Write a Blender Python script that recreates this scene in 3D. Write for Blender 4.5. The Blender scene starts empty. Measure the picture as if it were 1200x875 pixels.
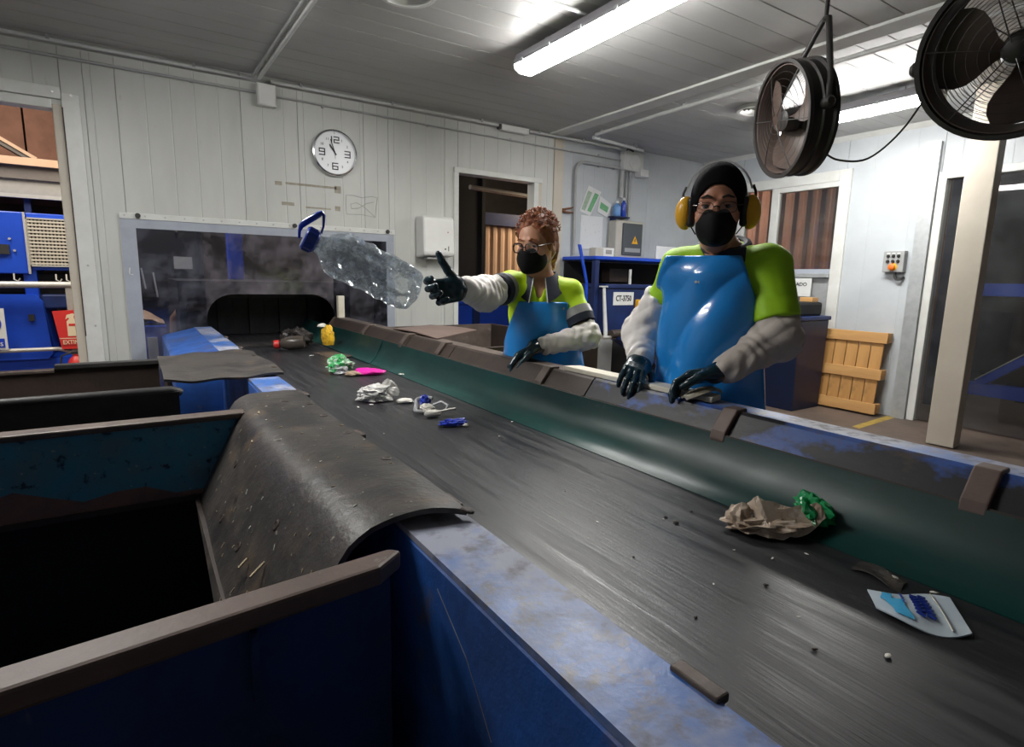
import bpy, math, random
import numpy as np
from mathutils import Vector, Matrix

random.seed(7)
np.random.seed(7)
scene = bpy.context.scene
COL = scene.collection

# ------------------------------------------------------------------ camera
cam_d = bpy.data.cameras.new('camera')
cam_d.sensor_fit = 'HORIZONTAL'
cam_d.sensor_width = 36.0
cam_d.lens = 36.0 * 666.75 / 1200.0
cam_d.clip_start = 0.02
cam = bpy.data.objects.new('camera', cam_d)
COL.objects.link(cam)
RT = Vector((0.83701168, -0.54680827, 0.02030163))
UPV = Vector((0.07364665, 0.14934175, 0.98603915))
FW = Vector((0.54220625, 0.82383114, -0.16527138))
m = Matrix.Identity(4)
for r in range(3):
    m[r][0] = RT[r]; m[r][1] = UPV[r]; m[r][2] = -FW[r]
m[2][3] = 1.42
cam.matrix_world = m
scene.camera = cam

# ------------------------------------------------------------------ world, exposure
world = bpy.data.worlds.new('world')
scene.world = world
world.use_nodes = True
bg = world.node_tree.nodes['Background']
bg.inputs[0].default_value = (0.55, 0.6, 0.7, 1)
bg.inputs[1].default_value = 0.012
vs = scene.view_settings
vs.view_transform = 'Standard'
try: vs.look = 'None'
except Exception: pass
vs.gamma = 1.0
vs.use_curve_mapping = False
vs.exposure = 1.36
TUBE_EMISSION = 34.0

def hall_fill(name, loc, power, color, size, target=None):  # unseen area light, added to brighten a bay beyond the openings
    l = bpy.data.lights.new(name, 'AREA')
    l.shape = 'RECTANGLE'; l.size = size[0]; l.size_y = size[1]
    l.energy = power; l.color = color
    o = bpy.data.objects.new(name, l)
    COL.objects.link(o); o.location = loc
    if target:
        d = Vector(target) - Vector(loc)
        o.rotation_euler = d.to_track_quat('-Z', 'Y').to_euler()
    return o
hall_fill('hall_fill_left_bay', (-1.6, 6.6, 4.2), 48, (1, .93, .85), (.3, 1.4), (-1.0, 8.2, 1.4))
hall_fill('hall_fill_conveyor_bay', (.5, 6.9, 3.2), 26, (1, .85, .65), (.2, .8))
hall_fill('hall_fill_back_bay', (6.6, 7.7, 2.9), 22, (1, .8, .58), (.3, .8), (5.9, 8.7, 1.5))
hall_fill('hall_fill_container_bay', (7.4, 6.3, 2.6), 11, (1, .8, .62), (.2, .6), (8.2, 4.2, 1.9))
hall_fill('hall_fill_right_bay', (8.6, 1.6, 3.6), 6, (1, .9, .8), (.2, 1.0))

# ------------------------------------------------------------------ materials
MATS = {}
def mat(name, color, rough=.6, metal=0., var=None, scale=8., amount=.5, bump=0., bscale=None,
        stretch=(1, 1, 1), detail=5., spec=.5, lo=.35, hi=.65, rvar=0., coat=0., layers=(), sss=0.,
        transmission=0., ior=1.45, coord='Object'):
    """procedural principled material; var = second colour mixed by noise, layers = [(colour, scale, lo, hi, stretch)]"""
    mt = bpy.data.materials.new(name); mt.use_nodes = True
    nt = mt.node_tree; N = nt.nodes; L = nt.links
    b = N['Principled BSDF']
    b.inputs['Base Color'].default_value = (*color, 1)
    b.inputs['Roughness'].default_value = rough
    b.inputs['Metallic'].default_value = metal
    b.inputs['Specular IOR Level'].default_value = spec
    b.inputs['Coat Weight'].default_value = coat
    b.inputs['Transmission Weight'].default_value = transmission
    b.inputs['IOR'].default_value = ior
    if sss:
        b.inputs['Subsurface Weight'].default_value = sss
        b.inputs['Subsurface Radius'].default_value = (.01, .004, .002)
    tc = N.new('ShaderNodeTexCoord')
    def noise(sc, st, det=5.):
        mp = N.new('ShaderNodeMapping'); mp.inputs['Scale'].default_value = st
        L.new(tc.outputs[coord], mp.inputs['Vector'])
        n = N.new('ShaderNodeTexNoise'); n.inputs['Scale'].default_value = sc; n.inputs['Detail'].default_value = det
        n.inputs['Roughness'].default_value = .62
        L.new(mp.outputs[0], n.inputs['Vector'])
        return n
    def ramp(n, lo, hi):
        mr = N.new('ShaderNodeMapRange'); mr.inputs[1].default_value = lo; mr.inputs[2].default_value = hi
        L.new(n.outputs[0], mr.inputs[0]); return mr
    prev = None
    if var is not None:
        n = noise(scale, stretch, detail); mr = ramp(n, lo, hi)
        mx = N.new('ShaderNodeMix'); mx.data_type = 'RGBA'
        mul = N.new('ShaderNodeMath'); mul.operation = 'MULTIPLY'; mul.inputs[1].default_value = amount
        L.new(mr.outputs[0], mul.inputs[0]); L.new(mul.outputs[0], mx.inputs[0])
        mx.inputs[6].default_value = (*color, 1); mx.inputs[7].default_value = (*var, 1)
        prev = mx
        if rvar:
            ad = N.new('ShaderNodeMath'); ad.operation = 'MULTIPLY_ADD'
            ad.inputs[1].default_value = rvar; ad.inputs[2].default_value = rough
            L.new(mr.outputs[0], ad.inputs[0]); L.new(ad.outputs[0], b.inputs['Roughness'])
    for (c2, s2, l2, h2, st2) in layers:
        n = noise(s2, st2); mr = ramp(n, l2, h2)
        mx = N.new('ShaderNodeMix'); mx.data_type = 'RGBA'
        L.new(mr.outputs[0], mx.inputs[0])
        if prev is not None: L.new(prev.outputs[2], mx.inputs[6])
        else: mx.inputs[6].default_value = (*color, 1)
        mx.inputs[7].default_value = (*c2, 1); prev = mx
    if prev is not None: L.new(prev.outputs[2], b.inputs['Base Color'])
    if bump:
        n = noise(bscale or scale * 3, stretch)
        bp = N.new('ShaderNodeBump'); bp.inputs['Strength'].default_value = bump; bp.inputs['Distance'].default_value = .01
        L.new(n.outputs[0], bp.inputs['Height']); L.new(bp.outputs[0], b.inputs['Normal'])
    MATS[name] = mt
    return mt

def emit(name, color, strength):
    mt = bpy.data.materials.new(name); mt.use_nodes = True
    nt = mt.node_tree; N = nt.nodes
    b = N['Principled BSDF']
    b.inputs['Base Color'].default_value = (.8, .8, .8, 1)
    b.inputs['Emission Color'].default_value = (*color, 1)
    b.inputs['Emission Strength'].default_value = strength
    MATS[name] = mt; return mt

def sheer(name, color, opacity, rough=.1, haze=(.6, .62, .66), hscale=3., lo=.4, hi=.75, hmax=.35, stretch=(1, 1, 1)):
    """thin clear plastic or glass: transparent + gloss + patchy haze"""
    mt = bpy.data.materials.new(name); mt.use_nodes = True
    nt = mt.node_tree; N = nt.nodes; L = nt.links
    for n in list(N): N.remove(n)
    out = N.new('ShaderNodeOutputMaterial')
    tr = N.new('ShaderNodeBsdfTransparent'); tr.inputs[0].default_value = (*color, 1)
    gl = N.new('ShaderNodeBsdfGlossy'); gl.inputs['Roughness'].default_value = rough
    fr = N.new('ShaderNodeFresnel'); fr.inputs[0].default_value = 1.45
    mul = N.new('ShaderNodeMath'); mul.operation = 'MULTIPLY_ADD'; mul.inputs[1].default_value = .8; mul.inputs[2].default_value = 0.0
    L.new(fr.outputs[0], mul.inputs[0])
    m1 = N.new('ShaderNodeMixShader')
    L.new(mul.outputs[0], m1.inputs[0]); L.new(tr.outputs[0], m1.inputs[1]); L.new(gl.outputs[0], m1.inputs[2])
    df = N.new('ShaderNodeBsdfDiffuse'); df.inputs[0].default_value = (*haze, 1)
    tc = N.new('ShaderNodeTexCoord'); mp = N.new('ShaderNodeMapping'); mp.inputs['Scale'].default_value = stretch
    L.new(tc.outputs['Object'], mp.inputs[0])
    n = N.new('ShaderNodeTexNoise'); n.inputs['Scale'].default_value = hscale; n.inputs['Detail'].default_value = 8; n.inputs['Roughness'].default_value = .7
    L.new(mp.outputs[0], n.inputs['Vector'])
    mr = N.new('ShaderNodeMapRange'); mr.inputs[1].default_value = lo; mr.inputs[2].default_value = hi
    mr.inputs[3].default_value = opacity; mr.inputs[4].default_value = hmax
    L.new(n.outputs[0], mr.inputs[0])
    m2 = N.new('ShaderNodeMixShader')
    L.new(mr.outputs[0], m2.inputs[0]); L.new(m1.outputs[0], m2.inputs[1]); L.new(df.outputs[0], m2.inputs[2])
    L.new(m2.outputs[0], out.inputs[0])
    MATS[name] = mt; return mt

mat('wall_paint', (.57, .58, .555), .4, var=(.44, .445, .42), scale=1.3, amount=.6, stretch=(1.6, 1.6, .5),
    layers=[((.36, .35, .32), 9., .68, .86, (1.5, 1.5, .6))])
mat('wall_paint_cool', (.5, .53, .555), .38, var=(.4, .43, .455), scale=2.2, amount=.5, stretch=(1, 1, 1.4),
    layers=[((.45, .45, .45), 14., .7, .9, (1, 1, 1))])
mat('ceiling_paint', (.46, .46, .45), .4, var=(.33, .33, .32), scale=1.2, amount=.6, stretch=(.4, 1.5, 1))
mat('wall_core', (.3, .3, .3), .8, var=(.2, .2, .2), scale=4)
mat('white_trim', (.66, .67, .65), .4, var=(.5, .5, .46), scale=6, amount=.45)
mat('cream_paint', (.56, .51, .43), .45, var=(.47, .42, .34), scale=3, amount=.5, layers=[((.35, .28, .2), 30, .72, .84, (1, 1, 1))])
mat('lamp_tray', (.34, .33, .36), .5, var=(.27, .26, .29), scale=6)
mat('galvanised', (.42, .44, .45), .4, metal=.5, var=(.55, .57, .58), scale=14, amount=.6)
mat('floor_concrete', (.085, .062, .05), .6, var=(.15, .11, .085), scale=2.2, amount=.7, bump=.2, layers=[((.03, .025, .02), 5, .58, .8, (1, 1, 1))])
mat('yellow_line', (.42, .29, .05), .6, var=(.2, .14, .05), scale=9, amount=.7)
mat('grey_frame', (.37, .4, .46), .45, var=(.28, .3, .36), scale=5, amount=.6)
mat('screw_black', (.03, .03, .03), .4)
mat('screw_steel', (.45, .45, .45), .35, metal=.8)
mat('black_plastic', (.012, .012, .013), .42, var=(.03, .03, .03), scale=20, amount=.4)
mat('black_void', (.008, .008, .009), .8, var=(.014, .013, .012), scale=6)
mat('rubber_black', (.018, .018, .019), .5, var=(.04, .038, .036), scale=7, amount=.7, bump=.15)
mat('rubber_dusty', (.042, .038, .036), .42, var=(.1, .088, .078), scale=5, amount=.6, bump=.35, bscale=30,
    layers=[((.028, .026, .026), 3.5, .48, .62, (1, 1, 1)), ((.12, .085, .055), 9, .55, .75, (1, 1, 1)), ((.42, .38, .3), 60, .66, .72, (1, 1, 1)), ((.012, .012, .012), 42, .66, .72, (1, 1, 1))])
mat('belt_rubber', (.017, .017, .02), .3, var=(.045, .044, .047), scale=3.2, amount=.6, stretch=(9, .5, 1), rvar=.2, bump=.12, bscale=14,
    layers=[((.1, .1, .1), 24, .66, .8, (6, .35, 1))])
mat('green_skirt', (.006, .048, .043), .32, var=(.008, .026, .025), scale=4, amount=.7, stretch=(1, .5, 1), rvar=.15, bump=.1,
    layers=[((.09, .17, .15), 5, .66, .85, (1, .6, 1))])
mat('blue_steel', (.03, .13, .5), .38, var=(.03, .05, .14), scale=5, amount=.6, bump=.25, bscale=25, rvar=.2,
    layers=[((.16, .13, .11), 6, .62, .72, (1, 1, 1)), ((.3, .36, .5), 9, .68, .8, (1, 1, 1))])
mat('blue_steel_worn', (.05, .15, .46), .36, var=(.36, .37, .44), scale=3.2, amount=.9, lo=.44, hi=.58, bump=.12, bscale=30, rvar=.2,
    layers=[((.13, .13, .16), 22, .5, .66, (1, 1, 1)), ((.25, .2, .13), 7, .66, .76, (1, 1, 1))])
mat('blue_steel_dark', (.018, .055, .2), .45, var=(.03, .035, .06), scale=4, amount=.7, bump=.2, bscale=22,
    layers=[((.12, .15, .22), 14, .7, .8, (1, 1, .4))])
mat('blue_grimy', (.016, .016, .02), .45, var=(.03, .09, .34), scale=6, amount=.9, lo=.52, hi=.6, stretch=(1, .6, 1), bump=.2, layers=[((.07, .05, .04), 14, .58, .74, (1, .6, 1))])
mat('teal_steel', (.05, .26, .4), .5, var=(.1, .18, .21), scale=8, amount=.75, bump=.4, bscale=24,
    layers=[((.015, .04, .06), 30, .58, .68, (1, 1, 1)), ((.35, .42, .45), 45, .66, .74, (1, 1, 1))])
mat('rust_steel', (.13, .1, .085), .5, var=(.07, .055, .048), scale=7, amount=.8, bump=.3, bscale=28, metal=.2,
    layers=[((.24, .2, .17), 12, .64, .8, (1, 1, 1))])
mat('brown_steel', (.155, .105, .088), .5, var=(.09, .065, .056), scale=8, amount=.6, bump=.2, layers=[((.3, .27, .25), 16, .68, .8, (1, 1, 1))])
mat('rust_band', (.24, .13, .095), .6, var=(.12, .085, .075), scale=9, amount=.8, bump=.4, bscale=30, layers=[((.22, .16, .13), 30, .66, .76, (1, 1, 1))])
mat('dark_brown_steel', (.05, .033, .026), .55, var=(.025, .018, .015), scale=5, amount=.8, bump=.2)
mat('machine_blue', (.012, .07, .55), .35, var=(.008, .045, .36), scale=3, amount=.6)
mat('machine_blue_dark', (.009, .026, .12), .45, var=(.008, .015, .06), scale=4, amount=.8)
mat('grille_tan', (.5, .47, .4), .5, var=(.4, .38, .33), scale=20)
mat('mesh_grey', (.33, .32, .29), .6, var=(.25, .24, .22), scale=20)
mat('peach_board', (.62, .42, .28), .7, var=(.5, .33, .21), scale=5)
mat('rust_wall', (.25, .12, .075), .8, var=(.17, .08, .05), scale=4, amount=.8)
mat('container_brown', (.3, .13, .08), .6, var=(.2, .085, .055), scale=3, amount=.7)
mat('bin_blue', (.006, .014, .05), .4, var=(.004, .007, .02), scale=4)
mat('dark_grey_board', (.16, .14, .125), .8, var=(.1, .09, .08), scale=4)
mat('pipe_white', (.6, .61, .6), .4, var=(.45, .46, .45), scale=10)
mat('pipe_grey', (.4, .41, .41), .42, var=(.3, .3, .3), scale=10)
mat('tube_steel', (.55, .54, .5), .35, metal=.4, var=(.4, .39, .36), scale=9)
mat('fan_black', (.014, .013, .013), .42, var=(.03, .026, .024), scale=9, amount=.6)
mat('fan_brown', (.075, .05, .04), .55, var=(.04, .028, .024), scale=6, amount=.8)
mat('grille_wire', (.3, .3, .3), .35, metal=.7, var=(.2, .2, .2), scale=20)
mat('chrome', (.7, .7, .72), .18, metal=1.)
mat('white_plastic', (.74, .74, .72), .35, var=(.62, .62, .6), scale=4, amount=.4)
mat('clock_face', (.78, .8, .83), .3)
mat('paper_white', (.7, .71, .7), .7, var=(.6, .61, .62), scale=9)
mat('paper_scribble', (.66, .68, .7), .6, var=(.35, .36, .4), scale=26, amount=.9, lo=.6, hi=.72)
mat('green_print', (.09, .36, .16), .6, var=(.3, .45, .25), scale=30, amount=.5)
mat('pale_green', (.38, .5, .38), .6, var=(.25, .33, .22), scale=24, amount=.7)
mat('tape_brown', (.27, .235, .17), .7, var=(.4, .38, .33), scale=18, amount=.9)
mat('pencil', (.33, .34, .32), .7)
mat('ink_black', (.012, .012, .014), .5)
mat('box_grey', (.33, .34, .34), .45, var=(.27, .28, .28), scale=8)
mat('box_beige', (.5, .48, .42), .5, var=(.42, .4, .35), scale=8)
mat('smoke_lid', (.09, .1, .11), .15, spec=.8)
mat('yellow_plastic', (.8, .42, .02), .35, var=(.65, .32, .02), scale=10, amount=.4)
mat('red_plastic', (.55, .03, .025), .4, var=(.4, .02, .02), scale=10)
mat('sign_red', (.62, .03, .025), .5)
mat('sign_cream', (.75, .62, .42), .5)
mat('sign_blue', (.01, .05, .5), .45)
mat('bottle_blue', (.02, .06, .45), .2, var=(.015, .045, .33), scale=9, coat=.4)
mat('bottle_pale_blue', (.14, .3, .62), .25, coat=.3)
mat('orange_knob', (.75, .16, .02), .4)
mat('orange_post', (.4, .2, .1), .6, var=(.3, .13, .06), scale=8)
mat('wood_pale', (.55, .3, .1), .6, var=(.36, .17, .05), scale=5, amount=.7, stretch=(1, 1, .15), bump=.15, layers=[((.14, .07, .03), 2.5, .6, .75, (1, 1, 1))])
mat('wood_pale_flat', (.58, .33, .12), .6, var=(.4, .2, .07), scale=6, amount=.7, stretch=(1, .15, 1), bump=.15, layers=[((.3, .2, .14), 3, .6, .75, (1, 1, 1))])
mat('cream_board', (.7, .66, .55), .5, var=(.55, .5, .4), scale=9)
mat('skin_tan', (.5, .24, .15), .45, var=(.42, .18, .11), scale=14, amount=.5, sss=.15)
mat('skin_warm', (.55, .29, .19), .45, var=(.46, .21, .13), scale=14, amount=.5, sss=.15)
mat('lip', (.4, .14, .11), .4)
mat('hair_auburn', (.15, .042, .02), .6, var=(.34, .12, .045), scale=26, amount=.9)
mat('hair_blond', (.5, .26, .09), .45, var=(.62, .38, .16), scale=26, amount=.8)
mat('hair_dark', (.03, .022, .018), .6)
mat('eye_white', (.2, .17, .15), .35)
mat('eye_dark', (.02, .013, .01), .15)
mat('hivis_yellow', (.56, .82, .012), .6, var=(.42, .66, .01), scale=6, amount=.5, bump=.12, bscale=60)
mat('hivis_green', (.36, .66, .012), .6, var=(.26, .5, .012), scale=6, amount=.5, bump=.12, bscale=60)
mat('navy_cloth', (.012, .016, .032), .7, var=(.02, .025, .05), scale=20, bump=.1)
mat('reflective_grey', (.26, .26, .26), .4, var=(.2, .2, .2), scale=20)
mat('apron_blue', (.02, .26, .72), .22, var=(.015, .2, .58), scale=4, amount=.5, coat=.35, bump=.06, bscale=14)
mat('sleeve_white', (.86, .82, .79), .6, var=(.72, .67, .63), scale=9, amount=.6, bump=.3, bscale=26)
mat('sleeve_dirty', (.58, .52, .47), .6, var=(.4, .35, .31), scale=8, amount=.7, bump=.3, bscale=26)
mat('glove_teal', (.008, .03, .042), .26, var=(.005, .015, .025), scale=10, amount=.6, coat=.3, bump=.1, bscale=40)
mat('mask_black', (.006, .006, .007), .7, spec=.2, bump=.08, bscale=120)
mat('beanie_black', (.004, .004, .005), .9, spec=.12, bump=.2, bscale=150)
mat('glasses_dark', (.02, .012, .012), .25)
mat('trousers_navy', (.015, .02, .045), .8, var=(.025, .03, .06), scale=9)
mat('boot_black', (.012, .012, .012), .5)
mat('bag_white', (.68, .67, .64), .5, var=(.38, .37, .35), scale=24, amount=.8, bump=.4, bscale=30)
mat('bag_green', (.03, .33, .09), .4, var=(.55, .62, .55), scale=34, amount=.9, lo=.5, hi=.56)
mat('bag_magenta', (.75, .012, .36), .5, var=(.6, .02, .28), scale=14)
mat('bag_dirty_beige', (.36, .27, .19), .6, var=(.2, .14, .1), scale=20)
mat('carton_beige', (.6, .5, .4), .6, var=(.3, .2, .13), scale=15, amount=.85, bump=.3, layers=[((.34, .12, .04), 22, .66, .78, (1, 1, 1)), ((.62, .62, .6), 12, .6, .75, (1, 1, 1))])
mat('film_green', (.015, .28, .09), .25, var=(.3, .5, .38), scale=40, amount=.7, lo=.58, hi=.7)
mat('blue_litter', (.018, .035, .4), .3, var=(.05, .1, .5), scale=20)
mat('white_litter', (.72, .7, .64), .45, var=(.55, .52, .45), scale=20)
mat('grey_litter', (.32, .33, .35), .4, var=(.5, .5, .5), scale=24)
mat('dark_bottle', (.075, .06, .05), .25, var=(.04, .035, .03), scale=9)
mat('black_bag', (.014, .012, .011), .4, var=(.05, .04, .035), scale=12, bump=.4, bscale=20)
mat('yellow_pack', (.75, .45, .03), .35, var=(.35, .16, .02), scale=22, amount=.8, lo=.5, hi=.65)
mat('sachet_white', (.62, .7, .76), .3, var=(.48, .6, .7), scale=16, amount=.6)
mat('sachet_cyan', (.02, .4, .75), .3, var=(.2, .55, .8), scale=25)
mat('sachet_navy', (.025, .06, .38), .3)
mat('tan_flake', (.45, .36, .22), .7)
emit('tube_light', (1.0, .985, .95), TUBE_EMISSION)
emit('lcd', (.4, .5, .45), .15)
sheer('screen_plastic', (.6, .64, .74), .012, .12, haze=(.42, .42, .5), hscale=2.2, lo=.45, hi=.8, hmax=.34)
sheer('screen_scuffed', (.6, .62, .7), .03, .15, haze=(.42, .38, .42), hscale=2.6, lo=.42, hi=.75, hmax=.42)
sheer('window_glass', (.85, .87, .86), .02, .02, hmax=.06)
sheer('bottle_plastic', (.97, .99, 1.), .2, .04, haze=(.85, .94, 1.), hscale=30, lo=.5, hi=.66, hmax=.62)
sheer('lens_glass', (.9, .9, .9), .03, .02, hmax=.06)

# ------------------------------------------------------------------ mesh helpers
def V(*a): return Vector(a if len(a) > 1 else a[0])
class MB:
    def __init__(s): s.v = []; s.f = []
    def add(s, vs, fs):
        o = len(s.v); s.v += [tuple(p) for p in vs]; s.f += [tuple(i + o for i in f) for f in fs]; return s
    def box(s, a, b):
        x0, y0, z0 = (min(a[i], b[i]) for i in range(3)); x1, y1, z1 = (max(a[i], b[i]) for i in range(3))
        return s.add([(x0, y0, z0), (x1, y0, z0), (x1, y1, z0), (x0, y1, z0), (x0, y0, z1), (x1, y0, z1), (x1, y1, z1), (x0, y1, z1)],
                     [(0, 3, 2, 1), (4, 5, 6, 7), (0, 1, 5, 4), (1, 2, 6, 5), (2, 3, 7, 6), (3, 0, 4, 7)])
    def obox(s, c, ax, h):
        c = V(c); ax = [V(a).normalized() for a in ax]
        p = []
        for sz in (-1, 1):
            for (sx, sy) in ((-1, -1), (1, -1), (1, 1), (-1, 1)):
                p.append(c + ax[0] * h[0] * sx + ax[1] * h[1] * sy + ax[2] * h[2] * sz)
        return s.add(p, [(0, 3, 2, 1), (4, 5, 6, 7), (0, 1, 5, 4), (1, 2, 6, 5), (2, 3, 7, 6), (3, 0, 4, 7)])
    def bar(s, a, b, w, h, up=(0, 0, 1)):
        a = V(a); b = V(b); d = (b - a); L = d.length; d.normalize()
        sd = d.cross(V(up)); 
        if sd.length < 1e-4: sd = d.cross(V((1, 0, 0)))
        sd.normalize(); u = sd.cross(d)
        return s.obox((a + b) / 2, (d, sd, u), (L / 2, w / 2, h / 2))
    def tube(s, pts, r, n=10, caps=True, closed=False):
        pts = [V(p) for p in pts]; k = len(pts)
        rr = r if isinstance(r, (list, tuple)) else [r] * k
        prev = None; vs = []
        for i, p in enumerate(pts):
            if closed: d = pts[(i + 1) % k] - pts[i - 1]
            else: d = pts[min(i + 1, k - 1)] - pts[max(i - 1, 0)]
            d.normalize()
            if prev is None:
                u = d.orthogonal().normalized()
            else:
                u = prev - d * prev.dot(d)
                u = u.normalized() if u.length > 1e-6 else d.orthogonal().normalized()
            prev = u; w = d.cross(u)
            for j in range(n):
                a = 2 * math.pi * j / n
                vs.append(p + (u * math.cos(a) + w * math.sin(a)) * rr[i])
        fs = []
        for i in range(k if closed else k - 1):
            i2 = (i + 1) % k
            for j in range(n):
                fs.append((i * n + j, i * n + (j + 1) % n, i2 * n + (j + 1) % n, i2 * n + j))
        if caps and not closed:
            fs.append(tuple(range(n - 1, -1, -1))); fs.append(tuple((k - 1) * n + j for j in range(n)))
        return s.add(vs, fs)
    def cyl(s, a, b, r, n=16, r2=None): return s.tube([a, b], [r, r if r2 is None else r2], n)
    def lathe(s, prof, o, axis, n=32, ref=None, loop=False):
        """prof = [(radius, height)], turned about axis from origin o"""
        o = V(o); ax = V(axis).normalized(); u = (V(ref) - ax * V(ref).dot(ax)).normalized() if ref else ax.orthogonal().normalized(); w = ax.cross(u)
        vs = []; fs = []
        for (r, h) in prof:
            for j in range(n):
                a = 2 * math.pi * j / n
                vs.append(o + ax * h + (u * math.cos(a) + w * math.sin(a)) * max(r, 1e-5))
        k = len(prof)
        for i in range(k - 1):
            for j in range(n):
                fs.append((i * n + j, i * n + (j + 1) % n, (i + 1) * n + (j + 1) % n, (i + 1) * n + j))
        if loop:
            for j in range(n): fs.append(((k - 1) * n + j, (k - 1) * n + (j + 1) % n, (j + 1) % n, j))
        else:
            fs.append(tuple(range(n - 1, -1, -1))); fs.append(tuple((k - 1) * n + j for j in range(n)))
        return s.add(vs, fs)
    def prism(s, prof, o, u, w, ext):
        """closed 2D profile [(a,b)] in plane (u,w) at o, extruded by vector ext"""
        o = V(o); u = V(u); w = V(w); e = V(ext); n = len(prof)
        vs = [o + u * a + w * b for a, b in prof] + [o + u * a + w * b + e for a, b in prof]
        fs = [tuple(range(n - 1, -1, -1)), tuple(range(n, 2 * n))]
        for i in range(n):
            j = (i + 1) % n
            fs.append((i, j, n + j, n + i))
        return s.add(vs, fs)
    def sheet(s, grid, th):
        """grid[i][j] of points, thickened by th along its normals"""
        ni = len(grid); nj = len(grid[0])
        top = [[V(p) for p in r] for r in grid]; bot = []
        for i in range(ni):
            row = []
            for j in range(nj):
                a = top[min(i + 1, ni - 1)][j] - top[max(i - 1, 0)][j]
                b = top[i][min(j + 1, nj - 1)] - top[i][max(j - 1, 0)]
                nn = a.cross(b)
                nn = nn.normalized() if nn.length > 1e-9 else V((0, 0, 1))
                row.append(top[i][j] - nn * th)
            bot.append(row)
        vs = [p for r in top for p in r] + [p for r in bot for p in r]
        N = ni * nj; fs = []
        for i in range(ni - 1):
            for j in range(nj - 1):
                a, b, c, d = i * nj + j, i * nj + j + 1, (i + 1) * nj + j + 1, (i + 1) * nj + j
                fs.append((a, d, c, b)); fs.append((N + a, N + b, N + c, N + d))
        for j in range(nj - 1):
            fs.append((j, j + 1, N + j + 1, N + j)); a = (ni - 1) * nj + j
            fs.append((a + 1, a, N + a, N + a + 1))
        for i in range(ni - 1):
            a = i * nj; fs.append((a + nj, a, N + a, N + a + nj))
            a = i * nj + nj - 1; fs.append((a, a + nj, N + a + nj, N + a))
        return s.add(vs, fs)

def tag(o, label=None, cat=None, group=None, kind=None):
    if label: o['label'] = label
    if cat: o['category'] = cat
    if group: o['group'] = group
    if kind: o['kind'] = kind
    return o
def link(name, me, material=None, parent=None, smooth=False, bevel=0., origin=None):
    if origin is not None:
        me.transform(Matrix.Translation(-V(origin)))
    if material is not None: me.materials.append(MATS[material] if isinstance(material, str) else material)
    o = bpy.data.objects.new(name, me); COL.objects.link(o)
    if origin is not None: o.location = V(origin)
    if parent is not None:
        o.parent = parent
        o.matrix_parent_inverse = Matrix.Identity(4)
        wl = o.location.copy()
        o.location = wl - root_loc(parent)
    if smooth: me.shade_smooth()
    if bevel:
        b = o.modifiers.new('bevel', 'BEVEL'); b.width = bevel; b.segments = 2; b.limit_method = 'ANGLE'; b.angle_limit = .6
    return o
def root_loc(o):
    l = V((0, 0, 0))
    while o is not None:
        l = l + o.location; o = o.parent
    return l
def mk(name, mb, material, parent=None, smooth=False, bevel=0.):
    """one mesh object, origin at its own centre, world placed"""
    me = bpy.data.meshes.new(name); me.from_pydata(mb.v, [], mb.f); me.validate(); 
    import bmesh
    bm = bmesh.new(); bm.from_mesh(me); bmesh.ops.recalc_face_normals(bm, faces=bm.faces); bm.to_mesh(me); bm.free()
    a = np.array(mb.v); c = (a.min(0) + a.max(0)) / 2
    o = link(name, me, material, parent, False, bevel, origin=c)
    if smooth:
        for p in me.polygons: p.use_smooth = True
        try: me.set_sharp_from_angle(angle=math.radians(38))
        except Exception: pass
    return o
def empty(name, loc, label=None, cat=None, group=None, kind=None):
    o = bpy.data.objects.new(name, None); COL.objects.link(o); o.location = loc; o.empty_display_size = .1
    return tag(o, label, cat, group, kind)
def text_mesh(name, s, size, o, u, w, material, parent, depth=.002, bold=0., xs=1.):
    """flat lettering: origin o = centre, u = reading direction, w = up"""
    cu = bpy.data.curves.new(name, 'FONT'); cu.body = s; cu.size = size; cu.extrude = depth / 2; cu.offset = bold
    cu.align_x = 'CENTER'; cu.align_y = 'CENTER'; cu.resolution_u = 2
    t = bpy.data.objects.new(name, cu); COL.objects.link(t)
    dg = bpy.context.evaluated_depsgraph_get(); dg.update()
    me = bpy.data.meshes.new_from_object(t.evaluated_get(dg))
    bpy.data.objects.remove(t); bpy.data.curves.remove(cu)
    u = V(u).normalized(); w = V(w).normalized(); n = u.cross(w)
    M = Matrix.Identity(4)
    for r in range(3): M[r][0] = u[r] * xs; M[r][1] = w[r]; M[r][2] = n[r]
    me.transform(M)
    me.materials.clear(); me.name = name
    me.materials.append(MATS[material])
    ob = bpy.data.objects.new(name, me); COL.objects.link(ob)
    ob.location = V(o)
    if parent is not None:
        ob.parent = parent; ob.location = V(o) - root_loc(parent)
    return ob

# ================================================================== THE SETTING
BW = 5.61      # back wall face (y)
RW = 6.89      # right wall face (x)
CE = 3.08      # ceiling face (z)

def panel(mb, a0, a1, b0, b1, to, pitch, off, depth=.003, thick=.03):
    """ribbed sheet: ribs run along b, spaced along a; to(a, b, d) maps to the world (d = depth behind the face)"""
    g = .006
    prof = [(a0 + .001, .004), (a0 + .003, 0.)]
    k = math.ceil((a0 + .03 - off) / pitch)
    while off + k * pitch < a1 - .03:
        c = off + k * pitch
        prof += [(c - g, 0.), (c - g * .35, depth), (c + g * .35, depth), (c + g, 0.)]
        k += 1
    prof += [(a1 - .003, 0.), (a1 - .001, .004), (a1 - .001, thick), (a0 + .001, thick)]
    n = len(prof)
    vs = [to(a, b0, d) for a, d in prof] + [to(a, b1, d) for a, d in prof]
    fs = [tuple(range(n)), tuple(range(2 * n - 1, n - 1, -1))] + [(i, (i + 1) % n, n + (i + 1) % n, n + i) for i in range(n)]
    mb.add(vs, fs)

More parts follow.
